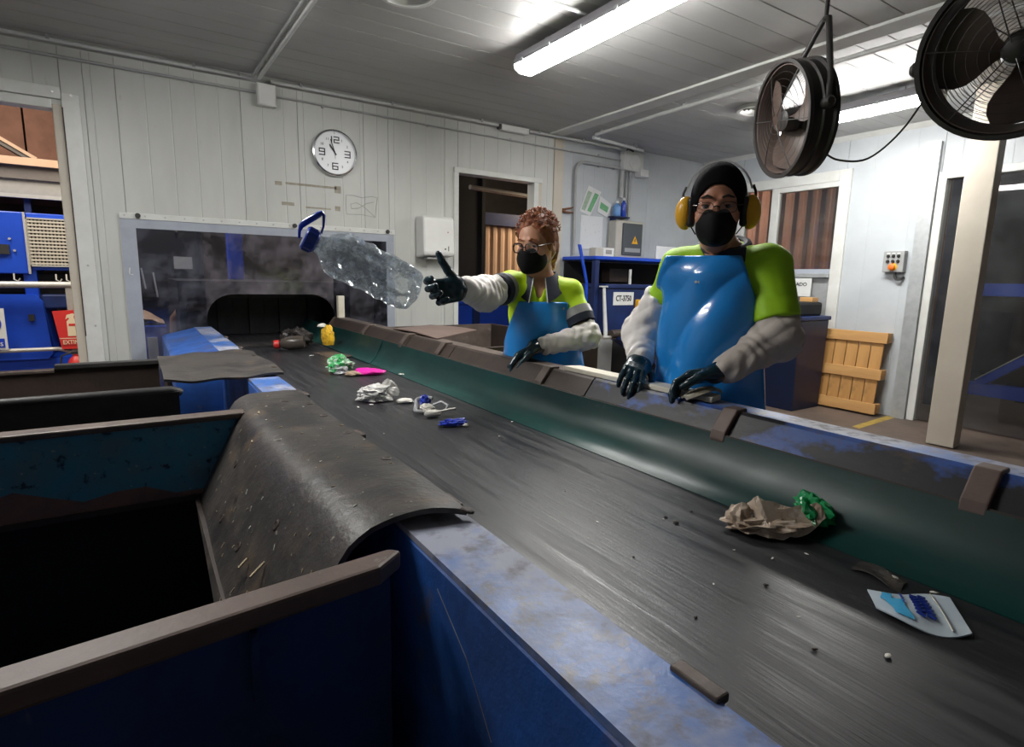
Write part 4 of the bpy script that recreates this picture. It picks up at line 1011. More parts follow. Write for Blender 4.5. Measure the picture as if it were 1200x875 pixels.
mk('rail', MB().tube([(-3.4, 7.85, .56), (-.75, 7.85, .56), (-.6, 7.9, .5)], .022, 12), 'tube_steel', gr, smooth=True)
mk('post', MB().box((-.64, 7.83, 0), (-.56, 7.88, 1.22)), 'mesh_grey', gr)
mk('post', MB().box((-2.6, 7.83, 0), (-2.55, 7.88, 1.22)), 'mesh_grey', gr)
s1 = empty('extinguisher_sign', (-.63, 7.80, .58), 'red fire extinguisher sign with cream pictogram', 'sign')
tl = .03
mk('board', MB().prism([(-.75 - .02, .97), (-.53, .985), (-.51, .56), (-.72, .56)], (0, 7.80, 0), (1, 0, 0), (0, 0, 1), (0, .02, 0)), 'sign_red', s1)
mk('pictogram', MB().prism([(-.655, .70), (-.565, .70), (-.565, .86), (-.59, .89), (-.59, .92), (-.56, .93), (-.60, .945), (-.65, .93), (-.665, .88), (-.64, .90), (-.63, .89), (-.655, .86)], (0, 7.797, 0), (1, 0, 0), (0, 0, 1), (0, .004, 0)), 'sign_cream', s1)
mk('pictogram_band', MB().box((-.64, 7.795, .81), (-.58, 7.799, .835)), 'sign_red', s1)
mk('text_band', MB().box((-.72, 7.797, .60), (-.525, 7.8, .665)), 'sign_red', s1)
text_mesh('lettering', 'EXTINTOR', .062, (-.585, 7.794, .632), (1, 0, 0), (0, 0, 1), 'sign_cream', s1, bold=.001, xs=.8)
mk('divider', MB().box((-.73, 7.797, .672), (-.52, 7.799, .68)), 'sign_cream', s1)
fx = empty('fire_extinguisher', (-.60, 7.72, 0), 'red fire extinguisher standing below its sign', 'extinguisher')
mk('cylinder', MB().lathe([(.075, .02), (.085, .03), (.085, .40), (.06, .46), (.028, .49), (.028, .51)], (-.60, 7.72, 0), (0, 0, 1), 20), 'red_plastic', fx, smooth=True)
mk('valve', MB().box((-.64, 7.70, .51), (-.56, 7.74, .545)), 'screw_black', fx, bevel=.005)
mk('curved_tube', MB().tube([(-.64, 7.70, .53), (-.72, 7.68, .5), (-.74, 7.68, .35), (-.72, 7.68, .2)], .01, 8), 'screw_black', fx, smooth=True)
mk('label_patch', MB().box((-.65, 7.63, .2), (-.55, 7.637, .33)), 'paper_white', fx)
s2 = empty('safety_sign', (-1.28, 7.80, .58), 'white sign with blue disc and blue text strip on the compactor', 'sign')
mk('board', MB().box((-1.45, 7.80, .58), (-1.16, 7.815, 1.005)), 'paper_white', s2)
mk('disc', MB().cyl((-1.305, 7.795, .85), (-1.305, 7.80, .85), .115, 28), 'sign_blue', s2)
mk('text_strip', MB().box((-1.43, 7.796, .60), (-1.18, 7.80, .695)), 'sign_blue', s2)
text_mesh('lettering', 'MANOS', .055, (-1.29, 7.793, .635), (1, 0, 0), (0, 0, 1), 'paper_white', s2, bold=.001)
mk('hanger', MB().box((-1.32, 7.80, 1.005), (-1.29, 7.815, 1.25)), 'tube_steel', s2)
# overhead boards
ob = empty('overhead_gantry', (-1.5, 8.6, 2.0), 'brown overhead gantry with sloping boards above the blue compactor', 'gantry')
mk('edge_board', MB().box((-3.4, 8.3, 2.52), (-.2, 8.36, 2.60)), 'peach_board', ob)
mk('soffit', MB().box((-3.4, 8.36, 2.38), (-.2, 9.4, 2.52)), 'dark_grey_board', ob)
mk('lower_beam', MB().box((-3.4, 8.4, 2.2), (-.2, 8.5, 2.38)), 'mesh_grey', ob)
mk('lower_tube', MB().box((-3.4, 8.25, 2.17), (-.2, 8.3, 2.21)), 'tube_steel', ob)
mk('post', MB().box((-.98, 8.5, 2.0), (-.92, 8.56, 2.4)), 'machine_blue_dark', ob)
mk('post', MB().box((-3.2, 8.5, 2.0), (-3.1, 8.56, 2.4)), 'machine_blue_dark', ob)
mk('sloping_board', MB().bar((-1.85, 8.9, 3.25), (-.85, 8.9, 2.62), .25, .05), 'dark_grey_board', ob)
mk('sloping_edge', MB().bar((-1.85, 8.76, 3.29), (-.85, 8.76, 2.66), .02, .035), 'peach_board', ob)
mk('lower_sloping_board', MB().bar((-1.95, 8.7, 2.97), (-1.16, 8.7, 2.62), .2, .02), 'tube_steel', ob)
rwl = empty('rust_partition', (-1.5, 9.55, 0), 'rust-brown sheet partition behind the overhead gantry', 'partition')
for i in range(5):
    mk('sheet', MB().box((-3.4 + i * .8, 9.5, 2.2), (-2.62 + i * .8, 9.54, 4.6)), 'rust_wall', rwl, bevel=.004)
mk('stud', MB().box((-2.6, 9.54, 0), (-2.5, 9.6, 4.6)), 'dark_grey_board', rwl)

# behind the plastic screen
bp = empty('blue_stanchion', (.97, 7.3, 0), 'blue steel post behind the plastic screen', 'post')
mk('shaft', MB().box((.90, 7.25, 1.34), (1.06, 7.4, 3.4)), 'machine_blue', bp, bevel=.008)
mk('cap_light', MB().lathe([(.05, 0), (.06, .03), (.03, .06)], (.97, 7.2, 1.93), (0, -1, 0), 12), 'yellow_plastic', bp, smooth=True)
op = empty('orange_post', (.30, 6.3, 0), 'rusty orange bent post behind the screen beside the conveyor', 'post')
mk('shaft', MB().tube([(.28, 6.3, 0), (.27, 6.3, .8), (.28, 6.3, .98), (.33, 6.3, 1.05), (.43, 6.3, 1.08), (.55, 6.35, 1.08)], .035, 10), 'orange_post', op, smooth=True)
mk('foot', MB().box((.2, 6.22, 0), (.36, 6.38, .02)), 'orange_post', op)
dm = empty('screening_drum', (.45, 8.4, 0), 'dark sorting machine behind the plastic screen', 'machine')
mk('body', MB().box((-.15, 8.4, 1.05), (.75, 9.4, 2.3)), 'black_plastic', dm, bevel=.05)
mk('label_plate', MB().box((.42, 8.36, 1.45), (.62, 8.4, 1.60)), 'mesh_grey', dm)
mk('stand', MB().box((-.1, 8.5, 0), (.7, 9.3, 1.05)), 'machine_blue_dark', dm)
mk('curved_tube', MB().tube([(.38, 8.36, 2.12), (.44, 8.34, 2.06), (.47, 8.34, 1.98), (.47, 8.34, 1.90)], .014, 8), 'tape_brown', dm, smooth=True)  # tube drawn in place of a curved lamp reflection
for (x, z0, z1) in ((.03, 1.25, 1.62), (.10, 1.2, 1.45), (.22, 1.1, 1.4)):
    mk('rod', MB().cyl((x, 8.36, z0), (x - .03, 8.36, z1), .01, 8), 'tube_steel', dm, smooth=True)
hp = empty('cardboard_heap', (.1, 7.2, 0), 'tan cardboard bale on a blue base behind the screen', 'bale')
mk('base', MB().box((-.3, 6.95, 0), (.24, 7.5, .86)), 'machine_blue', hp, bevel=.01)
g = []
for i in range(10):
    g.append([(-.28 + .056 * i, 6.97 + .05 * j, .87 + .14 * math.sin(i * .33 + .2) * math.sin(.3 * j + .5) + .02 * math.sin(i * 3.1 + j * 2.7)) for j in range(10)])
mk('heap', MB().sheet(g, -.01), 'peach_board', hp)
mk('white_panel', MB().box((.06, 6.93, .40), (.15, 6.95, .74)), 'paper_white', hp)

# behind the dark doorway
b2 = empty('blue_skip', (4.0, 7.0, 0), 'bright blue waste skip behind the dark doorway', 'skip')
mk('body', MB().prism([(-.9, .2), (.9, .2), (1.0, 1.05), (-1.0, 1.05)], (4.0, 7.0, 0), (1, 0, 0), (0, 0, 1), (0, .9, 0)), 'machine_blue', b2, bevel=.01)
mk('rib', MB().box((3.92, 6.96, .2), (4.02, 7.0, 1.05)), 'machine_blue_dark', b2)
mk('rim', MB().box((3.0, 6.96, 1.05), (5.0, 7.94, 1.09)), 'machine_blue', b2, bevel=.005)
mk('base', MB().box((3.2, 7.05, 0), (4.8, 7.85, .2)), 'black_void', b2)
pn = empty('lit_partition', (5.5, 8.6, 0), 'warm lit corrugated partition behind the dark doorway', 'partition')
for i in range(16):
    x = 5.0 + i * .15
    mk('rib_sheet', MB().prism([(0, 0), (.05, -.03), (.10, -.03), (.15, 0), (.15, .02), (0, .02)], (x, 8.6, 0), (1, 0, 0), (0, 1, 0), (0, 0, 2.35)), 'peach_board', pn)
mk('cap_beam', MB().box((4.9, 8.5, 2.3), (7.6, 8.62, 2.5)), 'machine_blue_dark', pn)
tag(mk('roof_tube', MB().tube([(4.2, 7.6, 2.72), (6.5, 8.0, 2.72)], .035, 10), 'tube_steel', smooth=True), 'pale tube spanning behind the dark doorway head', 'tube')
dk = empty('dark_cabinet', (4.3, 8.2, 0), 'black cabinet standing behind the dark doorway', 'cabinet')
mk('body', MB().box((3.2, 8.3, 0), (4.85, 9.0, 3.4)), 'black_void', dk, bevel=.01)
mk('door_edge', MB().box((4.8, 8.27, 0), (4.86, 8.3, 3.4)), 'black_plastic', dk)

# container behind the right window
cn = empty('shipping_container', (8.6, 4.9, 0), 'red-brown corrugated container wall outside the right window', 'container')
for i in range(22):
    y = 3.0 + i * .2
    mk('corrugation', MB().prism([(0, 0), (-.035, .04), (-.035, .09), (0, .13), (0, .2), (.03, .2), (.03, 0)], (8.3, y, 0), (1, 0, 0), (0, 1, 0), (0, 0, 2.9)), 'container_brown', cn)
mk('top_rail', MB().box((8.22, 3.0, 2.9), (8.4, 7.4, 3.0)), 'container_brown', cn)
mk('bottom_rail', MB().box((8.22, 3.0, 0), (8.28, 7.4, .15)), 'container_brown', cn)
# blue steel frame in the right bay
rk = empty('blue_steel_frame', (8.2, 1.2, 0), 'dark blue braced steel frame inside the glazed bay', 'frame')
mk('upper_beam', MB().box((8.0, -2, 1.33), (8.12, 2.95, 1.47)), 'machine_blue', rk, bevel=.006)
mk('lower_beam', MB().box((8.0, -2, .20), (8.14, 2.95, .34)), 'machine_blue', rk, bevel=.006)
mk('brace', MB().bar((8.05, 2.45, .33), (8.05, 1.25, 1.35), .09, .09), 'machine_blue', rk, bevel=.006)
mk('brace_edge', MB().bar((7.995, 2.47, .38), (7.995, 1.27, 1.40), .02, .012), 'tube_steel', rk)
for y in (2.9, .9, -1.1): mk('post', MB().box((8.0, y - .06, 0), (8.12, y + .06, 2.9)), 'machine_blue_dark', rk, bevel=.006)
dr2 = empty('dark_red_stack', (9.4, 1.5, 0), 'dark red sheet stack deep in the glazed bay', 'stack')
for i in range(6): mk('sheet', MB().box((9.2 + .06 * i, -1.5 + .1 * i, .1), (9.24 + .06 * i, 2.0 + .12 * i, 2.6 + .05 * i)), 'container_brown' if i < 2 else 'dark_brown_steel', dr2)
mk('stand', MB().box((9.2, -1.4, 0), (9.6, 2.4, .1)), 'black_void', dr2)

# ================================================================== SIGNED-DISTANCE MODELLING (people, crumpled things)
def sdf_object(name, fn, lo, hi, h, material, parent, relax=1):
    lo = np.array(lo, float); hi = np.array(hi, float); H4 = 4 * h
    n = np.ceil((hi - lo) / H4).astype(int) + 1
    ax = [lo[i] + H4 * np.arange(n[i]) for i in range(3)]
    G = np.stack(np.meshgrid(*ax, indexing='ij'), -1)
    dc = fn(G.reshape(-1, 3)).reshape(n)
    c8 = [dc[i:n[0] - 1 + i, j:n[1] - 1 + j, k:n[2] - 1 + k] for i in (0, 1) for j in (0, 1) for k in (0, 1)]
    act = np.min(np.abs(np.stack(c8)), 0) < H4 * 1.5
    D = dc[:-1, :-1, :-1]
    for a in range(3): D = np.repeat(D, 4, a); act = np.repeat(act, 4, a)
    ii = np.nonzero(act)
    P = lo + h * np.stack(ii, -1)
    D = D.copy(); D[ii] = fn(P)
    nx, ny, nz = D.shape
    S = D < 0
    cnt = np.zeros((nx - 1, ny - 1, nz - 1), np.int8)
    offs = [(i, j, k) for i in (0, 1) for j in (0, 1) for k in (0, 1)]
    for (i, j, k) in offs: cnt += S[i:nx - 1 + i, j:ny - 1 + j, k:nz - 1 + k]
    mixed = (cnt > 0) & (cnt < 8)
    ci = np.stack(np.nonzero(mixed), -1)
    if len(ci) == 0: return None
    vals = np.stack([D[ci[:, 0] + o[0], ci[:, 1] + o[1], ci[:, 2] + o[2]] for o in offs], 1)
    acc = np.zeros((len(ci), 3)); num = np.zeros(len(ci))
    for a in range(8):
        for b in range(a + 1, 8):
            oa = np.array(offs[a]); ob = np.array(offs[b])
            if np.abs(oa - ob).sum() != 1: continue
            va = vals[:, a]; vb = vals[:, b]; cr = (va < 0) != (vb < 0)
            t = np.where(cr, va / np.where(cr, va - vb, 1), 0)
            acc += np.where(cr[:, None], oa + (ob - oa) * t[:, None], 0); num += cr
    vert = lo + h * (ci + acc / num[:, None])
    vid = -np.ones(mixed.shape, np.int64); vid[mixed] = np.arange(len(ci))
    faces = []
    for a in range(3):
        b, c = (a + 1) % 3, (a + 2) % 3
        s0 = [slice(1, -1)] * 3; s1 = [slice(1, -1)] * 3
        s0[a] = slice(0, -1); s1[a] = slice(1, None)
        dif = S[tuple(s0)] != S[tuple(s1)]
        idx = np.stack(np.nonzero(dif), -1)
        off = np.ones(3, int); off[a] = 0
        idx = idx + off
        ea = np.eye(3, dtype=int)
        q = []
        for (db, dc_) in ((-1, -1), (0, -1), (0, 0), (-1, 0)):
            k = idx + ea[b] * db + ea[c] * dc_
            q.append(vid[k[:, 0], k[:, 1], k[:, 2]])
        q = np.stack(q, 1)
        flip = ~S[idx[:, 0], idx[:, 1], idx[:, 2]]
        q[flip] = q[flip][:, ::-1]
        faces.append(q[(q >= 0).all(1)])
    F = np.concatenate(faces)
    for _ in range(relax):
        sm = np.zeros_like(vert); dg = np.zeros(len(vert))
        for k in range(4):
            a, b = F[:, k], F[:, (k + 1) % 4]
            np.add.at(sm, a, vert[b]); np.add.at(dg, a, 1); np.add.at(sm, b, vert[a]); np.add.at(dg, b, 1)
        vert = vert * .5 + .5 * sm / np.maximum(dg, 1)[:, None]
    ctr = (vert.min(0) + vert.max(0)) / 2
    me = bpy.data.meshes.new(name)
    me.vertices.add(len(vert)); me.vertices.foreach_set('co', (vert - ctr).ravel())
    me.loops.add(len(F) * 4); me.loops.foreach_set('vertex_index', F.ravel())
    me.polygons.add(len(F)); me.polygons.foreach_set('loop_start', np.arange(len(F)) * 4)
    me.update(calc_edges=True)
    me.polygons.foreach_set('use_smooth', np.ones(len(F), bool))
    me.materials.append(MATS[material])
    o = bpy.data.objects.new(name, me); COL.objects.link(o); o.location = ctr
    if parent is not None: o.parent = parent; o.location = V(ctr) - root_loc(parent)
    return o

A_ = lambda *a: np.array(a if len(a) > 1 else a[0], float)
def nrm(v): v = A_(v); return v / np.linalg.norm(v)
def smin(a, b, k):
    h = np.clip(.5 + .5 * (b - a) / k, 0, 1); return b + (a - b) * h - k * h * (1 - h)
def smax(a, b, k): return -smin(-a, -b, k)
def cone(p, a, b, ra, rb):
    a = A_(a); d = A_(b) - a; t = np.clip((p - a) @ d / (d @ d), 0, 1)
    return np.linalg.norm(p - a - t[:, None] * d, axis=1) - (ra + (rb - ra) * t)
def ell(p, c, fr, r):
    q = (p - A_(c)) @ np.stack(fr).T; r = A_(r)
    k0 = np.linalg.norm(q / r, axis=1); k1 = np.linalg.norm(q / r ** 2, axis=1) + 1e-9
    return k0 * (k0 - 1) / k1
def rbox(p, c, fr, hf, rd):
    q = np.abs((p - A_(c)) @ np.stack(fr).T) - (A_(hf) - rd)
    return np.linalg.norm(np.maximum(q, 0), axis=1) + np.minimum(q.max(1), 0) - rd
def plane(p, c, n): return (p - A_(c)) @ nrm(n)
_rs = np.random.RandomState(3)
def make_noise(freq, k=7, seed=0):
    rs = np.random.RandomState(seed); W = rs.normal(size=(k, 3)); W /= np.linalg.norm(W, axis=1)[:, None]
    W *= freq * (.7 + .9 * rs.rand(k))[:, None]; ph = rs.rand(k) * 6.28
    return lambda p: np.sin(p @ W.T + ph).sum(1) / k
def make_ridge(freq, k=6, seed=0):
    rs = np.random.RandomState(seed); W = rs.normal(size=(k, 3)); W /= np.linalg.norm(W, axis=1)[:, None]
    W *= freq * (.6 + .9 * rs.rand(k))[:, None]; ph = rs.rand(k) * 6.28
    wob = make_noise(freq * .6, 5, seed + 50)
    return lambda p: (1 - 2 * np.abs(np.sin(p @ W.T + ph + 1.6 * wob(p)[:, None])).mean(1))

def frame_of(fwd):
    f = nrm(fwd); r = nrm(np.cross(f, (0, 0, 1))); u = np.cross(r, f)
    return r, f, u          # right, forward, up

# ---- hands: five-fingered gloves
def hand_parts(W, d, n, s, curls, thumb, sc, spread=.06):
    """W wrist, d towards fingers, n out of the palm, s thumb side; curls: 4 x 3 bends; returns list of cones"""
    W = A_(W); d = nrm(d); n = nrm(A_(n) - d * np.dot(n, d)); s = nrm(A_(s) - d * np.dot(s, d) - n * np.dot(s, n))
    L = [(.044, .027, .021), (.048, .031, .022), (.045, .028, .021), (.035, .021, .019)]
    u0 = [.092, .096, .091, .082]; segs = []
    for i in range(4):
        b = W + sc * (d * u0[i] + s * (.031 - .0205 * i))
        ang = 0; p = b; R = [.0112, .0104, .0095, .0085]
        dd0 = d + s * spread * (1.5 - i)
        segs.append((W + sc * (d * .05 + s * (.022 - .014 * i)), b, .013 * sc, R[0] * 1.08 * sc))
        for j in range(3):
            ang += curls[i][j]; dd = nrm(dd0 * math.cos(ang) + n * math.sin(ang))
            q = p + dd * L[i][j] * sc; segs.append((p, q, R[j] * sc, R[j + 1] * sc)); p = q
    t0 = W + sc * (d * .022 + s * .026 + n * .006)
    t1 = t0 + sc * .045 * nrm(d * thumb[0][0] + s * thumb[0][1] + n * thumb[0][2])
    t2 = t1 + sc * .034 * nrm(d * thumb[1][0] + s * thumb[1][1] + n * thumb[1][2])
    t3 = t2 + sc * .024 * nrm(d * thumb[2][0] + s * thumb[2][1] + n * thumb[2][2])
    th = [(t0, t1, .016 * sc, .0135 * sc), (t1, t2, .0135 * sc, .0122 * sc), (t2, t3, .0122 * sc, .0102 * sc)]
    return W, d, n, s, segs, th, sc
def hand_sdf(p, hp, off=0., cuff=True, cdir=None):
    W, d, n, s, segs, th, sc = hp
    palm = rbox(p, W + sc * d * .052, (d, s, n), sc * A_(.046, .041, .0155), .013 * sc)
    palm = smin(palm, ell(p, W + sc * (d * .03 + s * .022 + n * .010), (d, s, n), sc * A_(.036, .02, .017)), .012)
    fing = None
    for i in range(4):
        f = None
        for j in range(4):
            a, b, ra, rb = segs[i * 4 + j]; c = cone(p, a, b, ra, rb); f = c if f is None else smin(f, c, .004)
        fing = f if fing is None else np.minimum(fing, f)
    t = None
    for (a, b, ra, rb) in th:
        c = cone(p, a, b, ra, rb); t = c if t is None else smin(t, c, .005)
    D = smin(smin(palm, fing, .007), t, .012)
    if cuff:
        cd = nrm(cdir) if cdir is not None else -d
        D = smin(D, cone(p, W + d * .02 * sc, W + cd * .075 * sc, .031 * sc, .038 * sc), .018)
    return D - off
def bounds(pts, pad):
    a = np.array(pts, float); return a.min(0) - pad, a.max(0) + pad

def head_sdf(p, c, fr, sc):
    r, f, u = fr; c = A_(c)
    at = lambda x, y, z: c + sc * (r * x + f * y + u * z)
    D = ell(p, at(0, -.008, .032), fr, sc * A_(.077, .098, .103))
    D = smin(D, ell(p, at(0, .03, -.05), fr, sc * A_(.06, .066, .075)), .035 * sc)
    D = smin(D, ell(p, at(0, .052, -.1), fr, sc * A_(.03, .03, .02)), .03 * sc)
    D = smin(D, cone(p, at(0, .088, .012), at(0, .118, -.028), .009 * sc, .0145 * sc), .014 * sc)       # nose
    for s in (-1, 1):
        D = smin(D, ell(p, at(s * .014, .100, -.03), fr, sc * A_(.01, .012, .008)), .008 * sc)            # nostril wings
        D = smin(D, cone(p, at(s * .015, .088, .034), at(s * .048, .072, .03), .008 * sc, .007 * sc), .014 * sc)  # brow
        D = smin(D, ell(p, at(s * .042, .068, -.022), fr, sc * A_(.022, .02, .02)), .02 * sc)             # cheek
        D = smax(D, -ell(p, at(s * .032, .098, .012), fr, sc * A_(.016, .016, .0105)), .012 * sc)         # eye socket
        D = smin(D, ell(p, at(s * .079, -.012, -.002), fr, sc * A_(.009, .021, .034)), .008 * sc)         # ear
        D = smax(D, -ell(p, at(s * .088, -.008, .002), fr, sc * A_(.007, .011, .02)), .005 * sc)
    D = smin(D, cone(p, at(-.02, .096, -.063), at(.02, .096, -.063), .0065 * sc, .0065 * sc), .008 * sc)  # upper lip
    D = smin(D, cone(p, at(-.017, .094, -.076), at(.017, .094, -.076), .007 * sc, .007 * sc), .008 * sc)  # lower lip
    D = smax(D, -cone(p, at(-.022, .106, -.0695), at(.022, .106, -.0695), .003 * sc, .003 * sc), .004 * sc)
    return D

def person(cfg):
    hc = A_(cfg['head']); hf = frame_of(cfg['face']); sc = cfg['hs']
    cf = frame_of(cfg['front']); r, f, u = cf; up = A_(0, 0, 1)
    ch = A_(cfg['chest']); pv = A_(cfg['pelvis']); be = (ch + pv) / 2 + f * cfg.get('belly', .02)
    SH, EL, WR = cfg['sh'], cfg['el'], cfg['wr']
    w = cfg['w']
    e = empty('person', (pv[0], pv[1], 0), cfg['label'], 'person')
    def torso(p, k=.06):
        D = ell(p, ch + up * .02, cf, w * A_(.165, .118, .20))
        D = smin(D, ell(p, be, cf, w * A_(.158, .128, .19)), k)
        D = smin(D, ell(p, pv, cf, w * A_(.172, .132, .16)), k)
        mid = (A_(SH[0]) + A_(SH[1])) / 2
        D = smin(D, cone(p, A_(SH[0]), A_(SH[1]), .066 * w, .066 * w), .05)
        D = smin(D, cone(p, mid - up * .02, mid + up * .06, .095 * w, .055 * w), .05)
        return D
    nk0 = hc + sc * (hf[1] * -.02 + hf[2] * -.07); nk1 = (A_(SH[0]) + A_(SH[1])) / 2 + up * .03 - f * .01
    hips = [pv + r * s * .095 * w - up * .03 for s in (1, -1)]
    knees = [A_(h_[0], h_[1], .5) + f * .03 for h_ in hips]
    ank = [A_(k_[0], k_[1], .09) - f * .05 for k_ in knees]
    def body(p):
        D = torso(p)
        D = smin(D, smin(head_sdf(p, hc, hf, sc), cone(p, nk0, nk1, .052 * sc, .06 * sc), .025), .03)
        for i in range(2):
            a = cone(p, SH[i], EL[i], .052 * w, .042 * w); a = smin(a, cone(p, EL[i], WR[i], .043 * w, .028 * w), .02)
            h_ = cfg['hand'][i]; a = smin(a, cone(p, WR[i], h_[0] + h_[1] * .045, .024, .012), .015)
            D = smin(D, a, .03)
            l = smin(cone(p, hips[i], knees[i], .088 * w, .058 * w), cone(p, knees[i], ank[i], .06 * w, .04 * w), .03)
            l = smin(l, cone(p, ank[i] - up * .04, ank[i] + f * .16 - up * .055, .042, .033), .03)
            D = smin(D, l, .05)
        return D
    pts = [hc + up * .2, hc + hf[1] * .15, hc - hf[1] * .15, hc + hf[0] * .12, hc - hf[0] * .12, pv + r * .25, pv - r * .25, pv + f * .2, pv - f * .2, (pv[0], pv[1], .0), ank[0] + f * .22, ank[1] + f * .22, ank[0] - f * .1] + [A_(x) for x in SH + EL + WR] + [h_[0] + h_[1] * .12 for h_ in cfg['hand']]
    lo, hi = bounds(pts, .1)
    sdf_object('body', body, lo, hi, .0065, cfg['skin'], e)
    # eyes
    for s in (-1, 1):
        q = hc + sc * (hf[0] * s * .032 + hf[1] * .0745 + hf[2] * .012)
        eo = mk('eye', MB().lathe([(.012 * sc * math.sin(a), -.012 * sc * math.cos(a)) for a in np.linspace(.1, 3.04, 9)], q, hf[1], 14), 'eye_white', e, smooth=True)
        mk('iris', MB().lathe([(.0068 * sc, .0103 * sc), (.003 * sc, .0128 * sc)], q, V(hf[1]) + V(cfg.get('gaze', (0, 0, 0))), 12), 'eye_dark', eo)
        lid = [hc + sc * (hf[0] * (s * .032 + .0135 * math.cos(a)) + hf[1] * (.0845 - .004 * abs(math.cos(a))) + hf[2] * (.0135 + .0068 * math.sin(a))) for a in np.linspace(-.1, math.pi + .1, 9)]
        mk('eyelid', MB().tube(lid, [.003 * sc] + [.0052 * sc] * 7 + [.003 * sc], 8), cfg['skin'], e, smooth=True)
        # brows
        bq = [hc + sc * (hf[0] * s * x + hf[1] * y + hf[2] * z) for (x, y, z) in ((.014, .098, .036), (.03, .096, .042), (.05, .082, .036))]
        mk('eyebrow', MB().tube(bq, [.003 * sc, .0042 * sc, .002 * sc], 6), cfg['brow'], e, smooth=True)
    # shirt
    fold = make_noise(26, 6, cfg['seed']); rid = make_ridge(26, 3, cfg['seed'] + 1)
    se = [A_(SH[i]) + (A_(EL[i]) - A_(SH[i])) * cfg['slv'][i] for i in range(2)]
    sd_ = [nrm(A_(EL[i]) - A_(SH[i])) for i in range(2)]
    nbase = nk1 + up * .03 + f * .02
    def shirt(p):
        D = torso(p) - .013
        for i in range(2):
            c = cone(p, SH[i], se[i] + sd_[i] * .03, cfg['srad'][i], cfg['srad'][i] * 1.06)
            c = smax(c, plane(p, se[i], sd_[i]), .008)
            D = smin(D, c, .045)
        D = D + .004 * fold(p) + .0055 * rid(p)
        D = smax(D, -cone(p, nbase - up * .05 + f * .02, nbase + up * .2, .058 * sc, .085 * sc), .01)     # neckline
        if cfg.get('vneck'): D = smax(D, -cone(p, nbase + f * .055 - up * .02, nbase + f * .11 - up * .115, .035, .006), .01)
        return smax(D, -(p[:, 2] - (pv[2] - .02)), .01)
    lo, hi = bounds([SH[0], SH[1], se[0], se[1], pv + f * .2, pv - f * .2, pv + r * .2, pv - r * .2, nbase + up * .05, ch + f * .18, ch - f * .18], .11)
    so = sdf_object('shirt', shirt, lo, hi, .0062, cfg['shirt'], e)
    # trousers and boots
    def trousers(p):
        D = ell(p, pv - up * .02, cf, w * A_(.19, .15, .17))
        for i in range(2):
            l = smin(cone(p, hips[i], knees[i], .10 * w, .074 * w), cone(p, knees[i], ank[i] + up * .03, .076 * w, .062), .03); D = smin(D, l, .04)
        return smax(D + .004 * rid(p), -(p[:, 2] - .1), .01)
    lo, hi = bounds([pv + r * .2, pv - r * .2, pv + f * .2, pv - f * .2, ank[0], ank[1], knees[0] + f * .05], .1)
    sdf_object('trousers', trousers, lo, hi, .011, 'trousers_navy', e)
    for i in range(2):
        def boot(p):
            D = smin(cone(p, ank[i] + up * .06, ank[i] - up * .02, .056, .056), cone(p, ank[i] - up * .035, ank[i] + f * .17 - up * .045, .052, .045), .03)
            return smax(D, -(p[:, 2] - .003), .006)
        lo, hi = bounds([ank[i], ank[i] + f * .2, ank[i] + up * .08, ank[i] - up * .1], .07)
        sdf_object('boot', boot, lo, hi, .009, 'boot_black', e)
    # cuffs, bands, protective sleeves, gloves
    for i in range(2):
        if cfg['band'][i]:
            b0 = se[i] - sd_[i] * .052; b1 = se[i] - sd_[i] * .008
            mk('reflective_band', MB().tube([b0, b1], [cfg['srad'][i] * 1.16, cfg['srad'][i] * 1.19], 22), 'reflective_grey', so, smooth=True)
            mk('navy_cuff', MB().tube([se[i] - sd_[i] * .012, se[i] + sd_[i] * .03], [cfg['srad'][i] * 1.18, cfg['srad'][i] * 1.10], 22), 'navy_cloth', so, smooth=True)
        a0 = A_(SH[i]) + (A_(EL[i]) - A_(SH[i])) * cfg['tyv0'][i]
        hp = cfg['hp'][i]; rr = make_ridge(50, 3, cfg['seed'] + 7 + i); rn = make_noise(70, 6, cfg['seed'] + 9 + i)
        wa = A_(WR[i]) + (A_(EL[i]) - A_(WR[i])) * .12
        fd_ = nrm(wa - A_(EL[i])); ud_ = nrm(A_(EL[i]) - a0); wob_ = make_noise(34, 5, cfg['seed'] + 40 + i)
        def sleeve(p):
            q_ = cfg['slr'][i]; D = smin(cone(p, a0, EL[i], .066 * q_, .072 * q_), cone(p, EL[i], wa, .070 * q_, .052), .03)
            D = smax(D, -plane(p, a0, A_(EL[i]) - a0), .012)
            sx_ = np.where((p - A_(EL[i])) @ fd_ > 0, (p - A_(EL[i])) @ fd_, (p - A_(EL[i])) @ ud_)
            return D + .006 * rr(p) + .0025 * rn(p) + .0026 * np.sin(sx_ * 105 + 8. * wob_(p))
        lo, hi = bounds([a0, EL[i], wa], .11)
        sdf_object('protective_sleeve', sleeve, lo, hi, .005, cfg['sleeve'][i], e)
        def glove(p): return hand_sdf(p, hp, 0., True, A_(EL[i]) - A_(WR[i]))
        lo, hi = bounds([hp[0], hp[0] + hp[1] * .2 * hp[6], hp[0] - hp[1] * .09] + [q[1] for q in hp[4]] + [q[1] for q in hp[5]] + [A_(WR[i]) + nrm(A_(EL[i]) - A_(WR[i])) * .08], .05)
        sdf_object('glove', glove, lo, hi, .0034, 'glove_teal', e)
    # apron
    an = make_noise(9, 6, cfg['seed'] + 20); ar = make_ridge(13, 2, cfg['seed'] + 21)
    zt, zb = cfg['apron_z']; hw = cfg['apron_w']; sx = cfg.get('apron_shift', 0.)
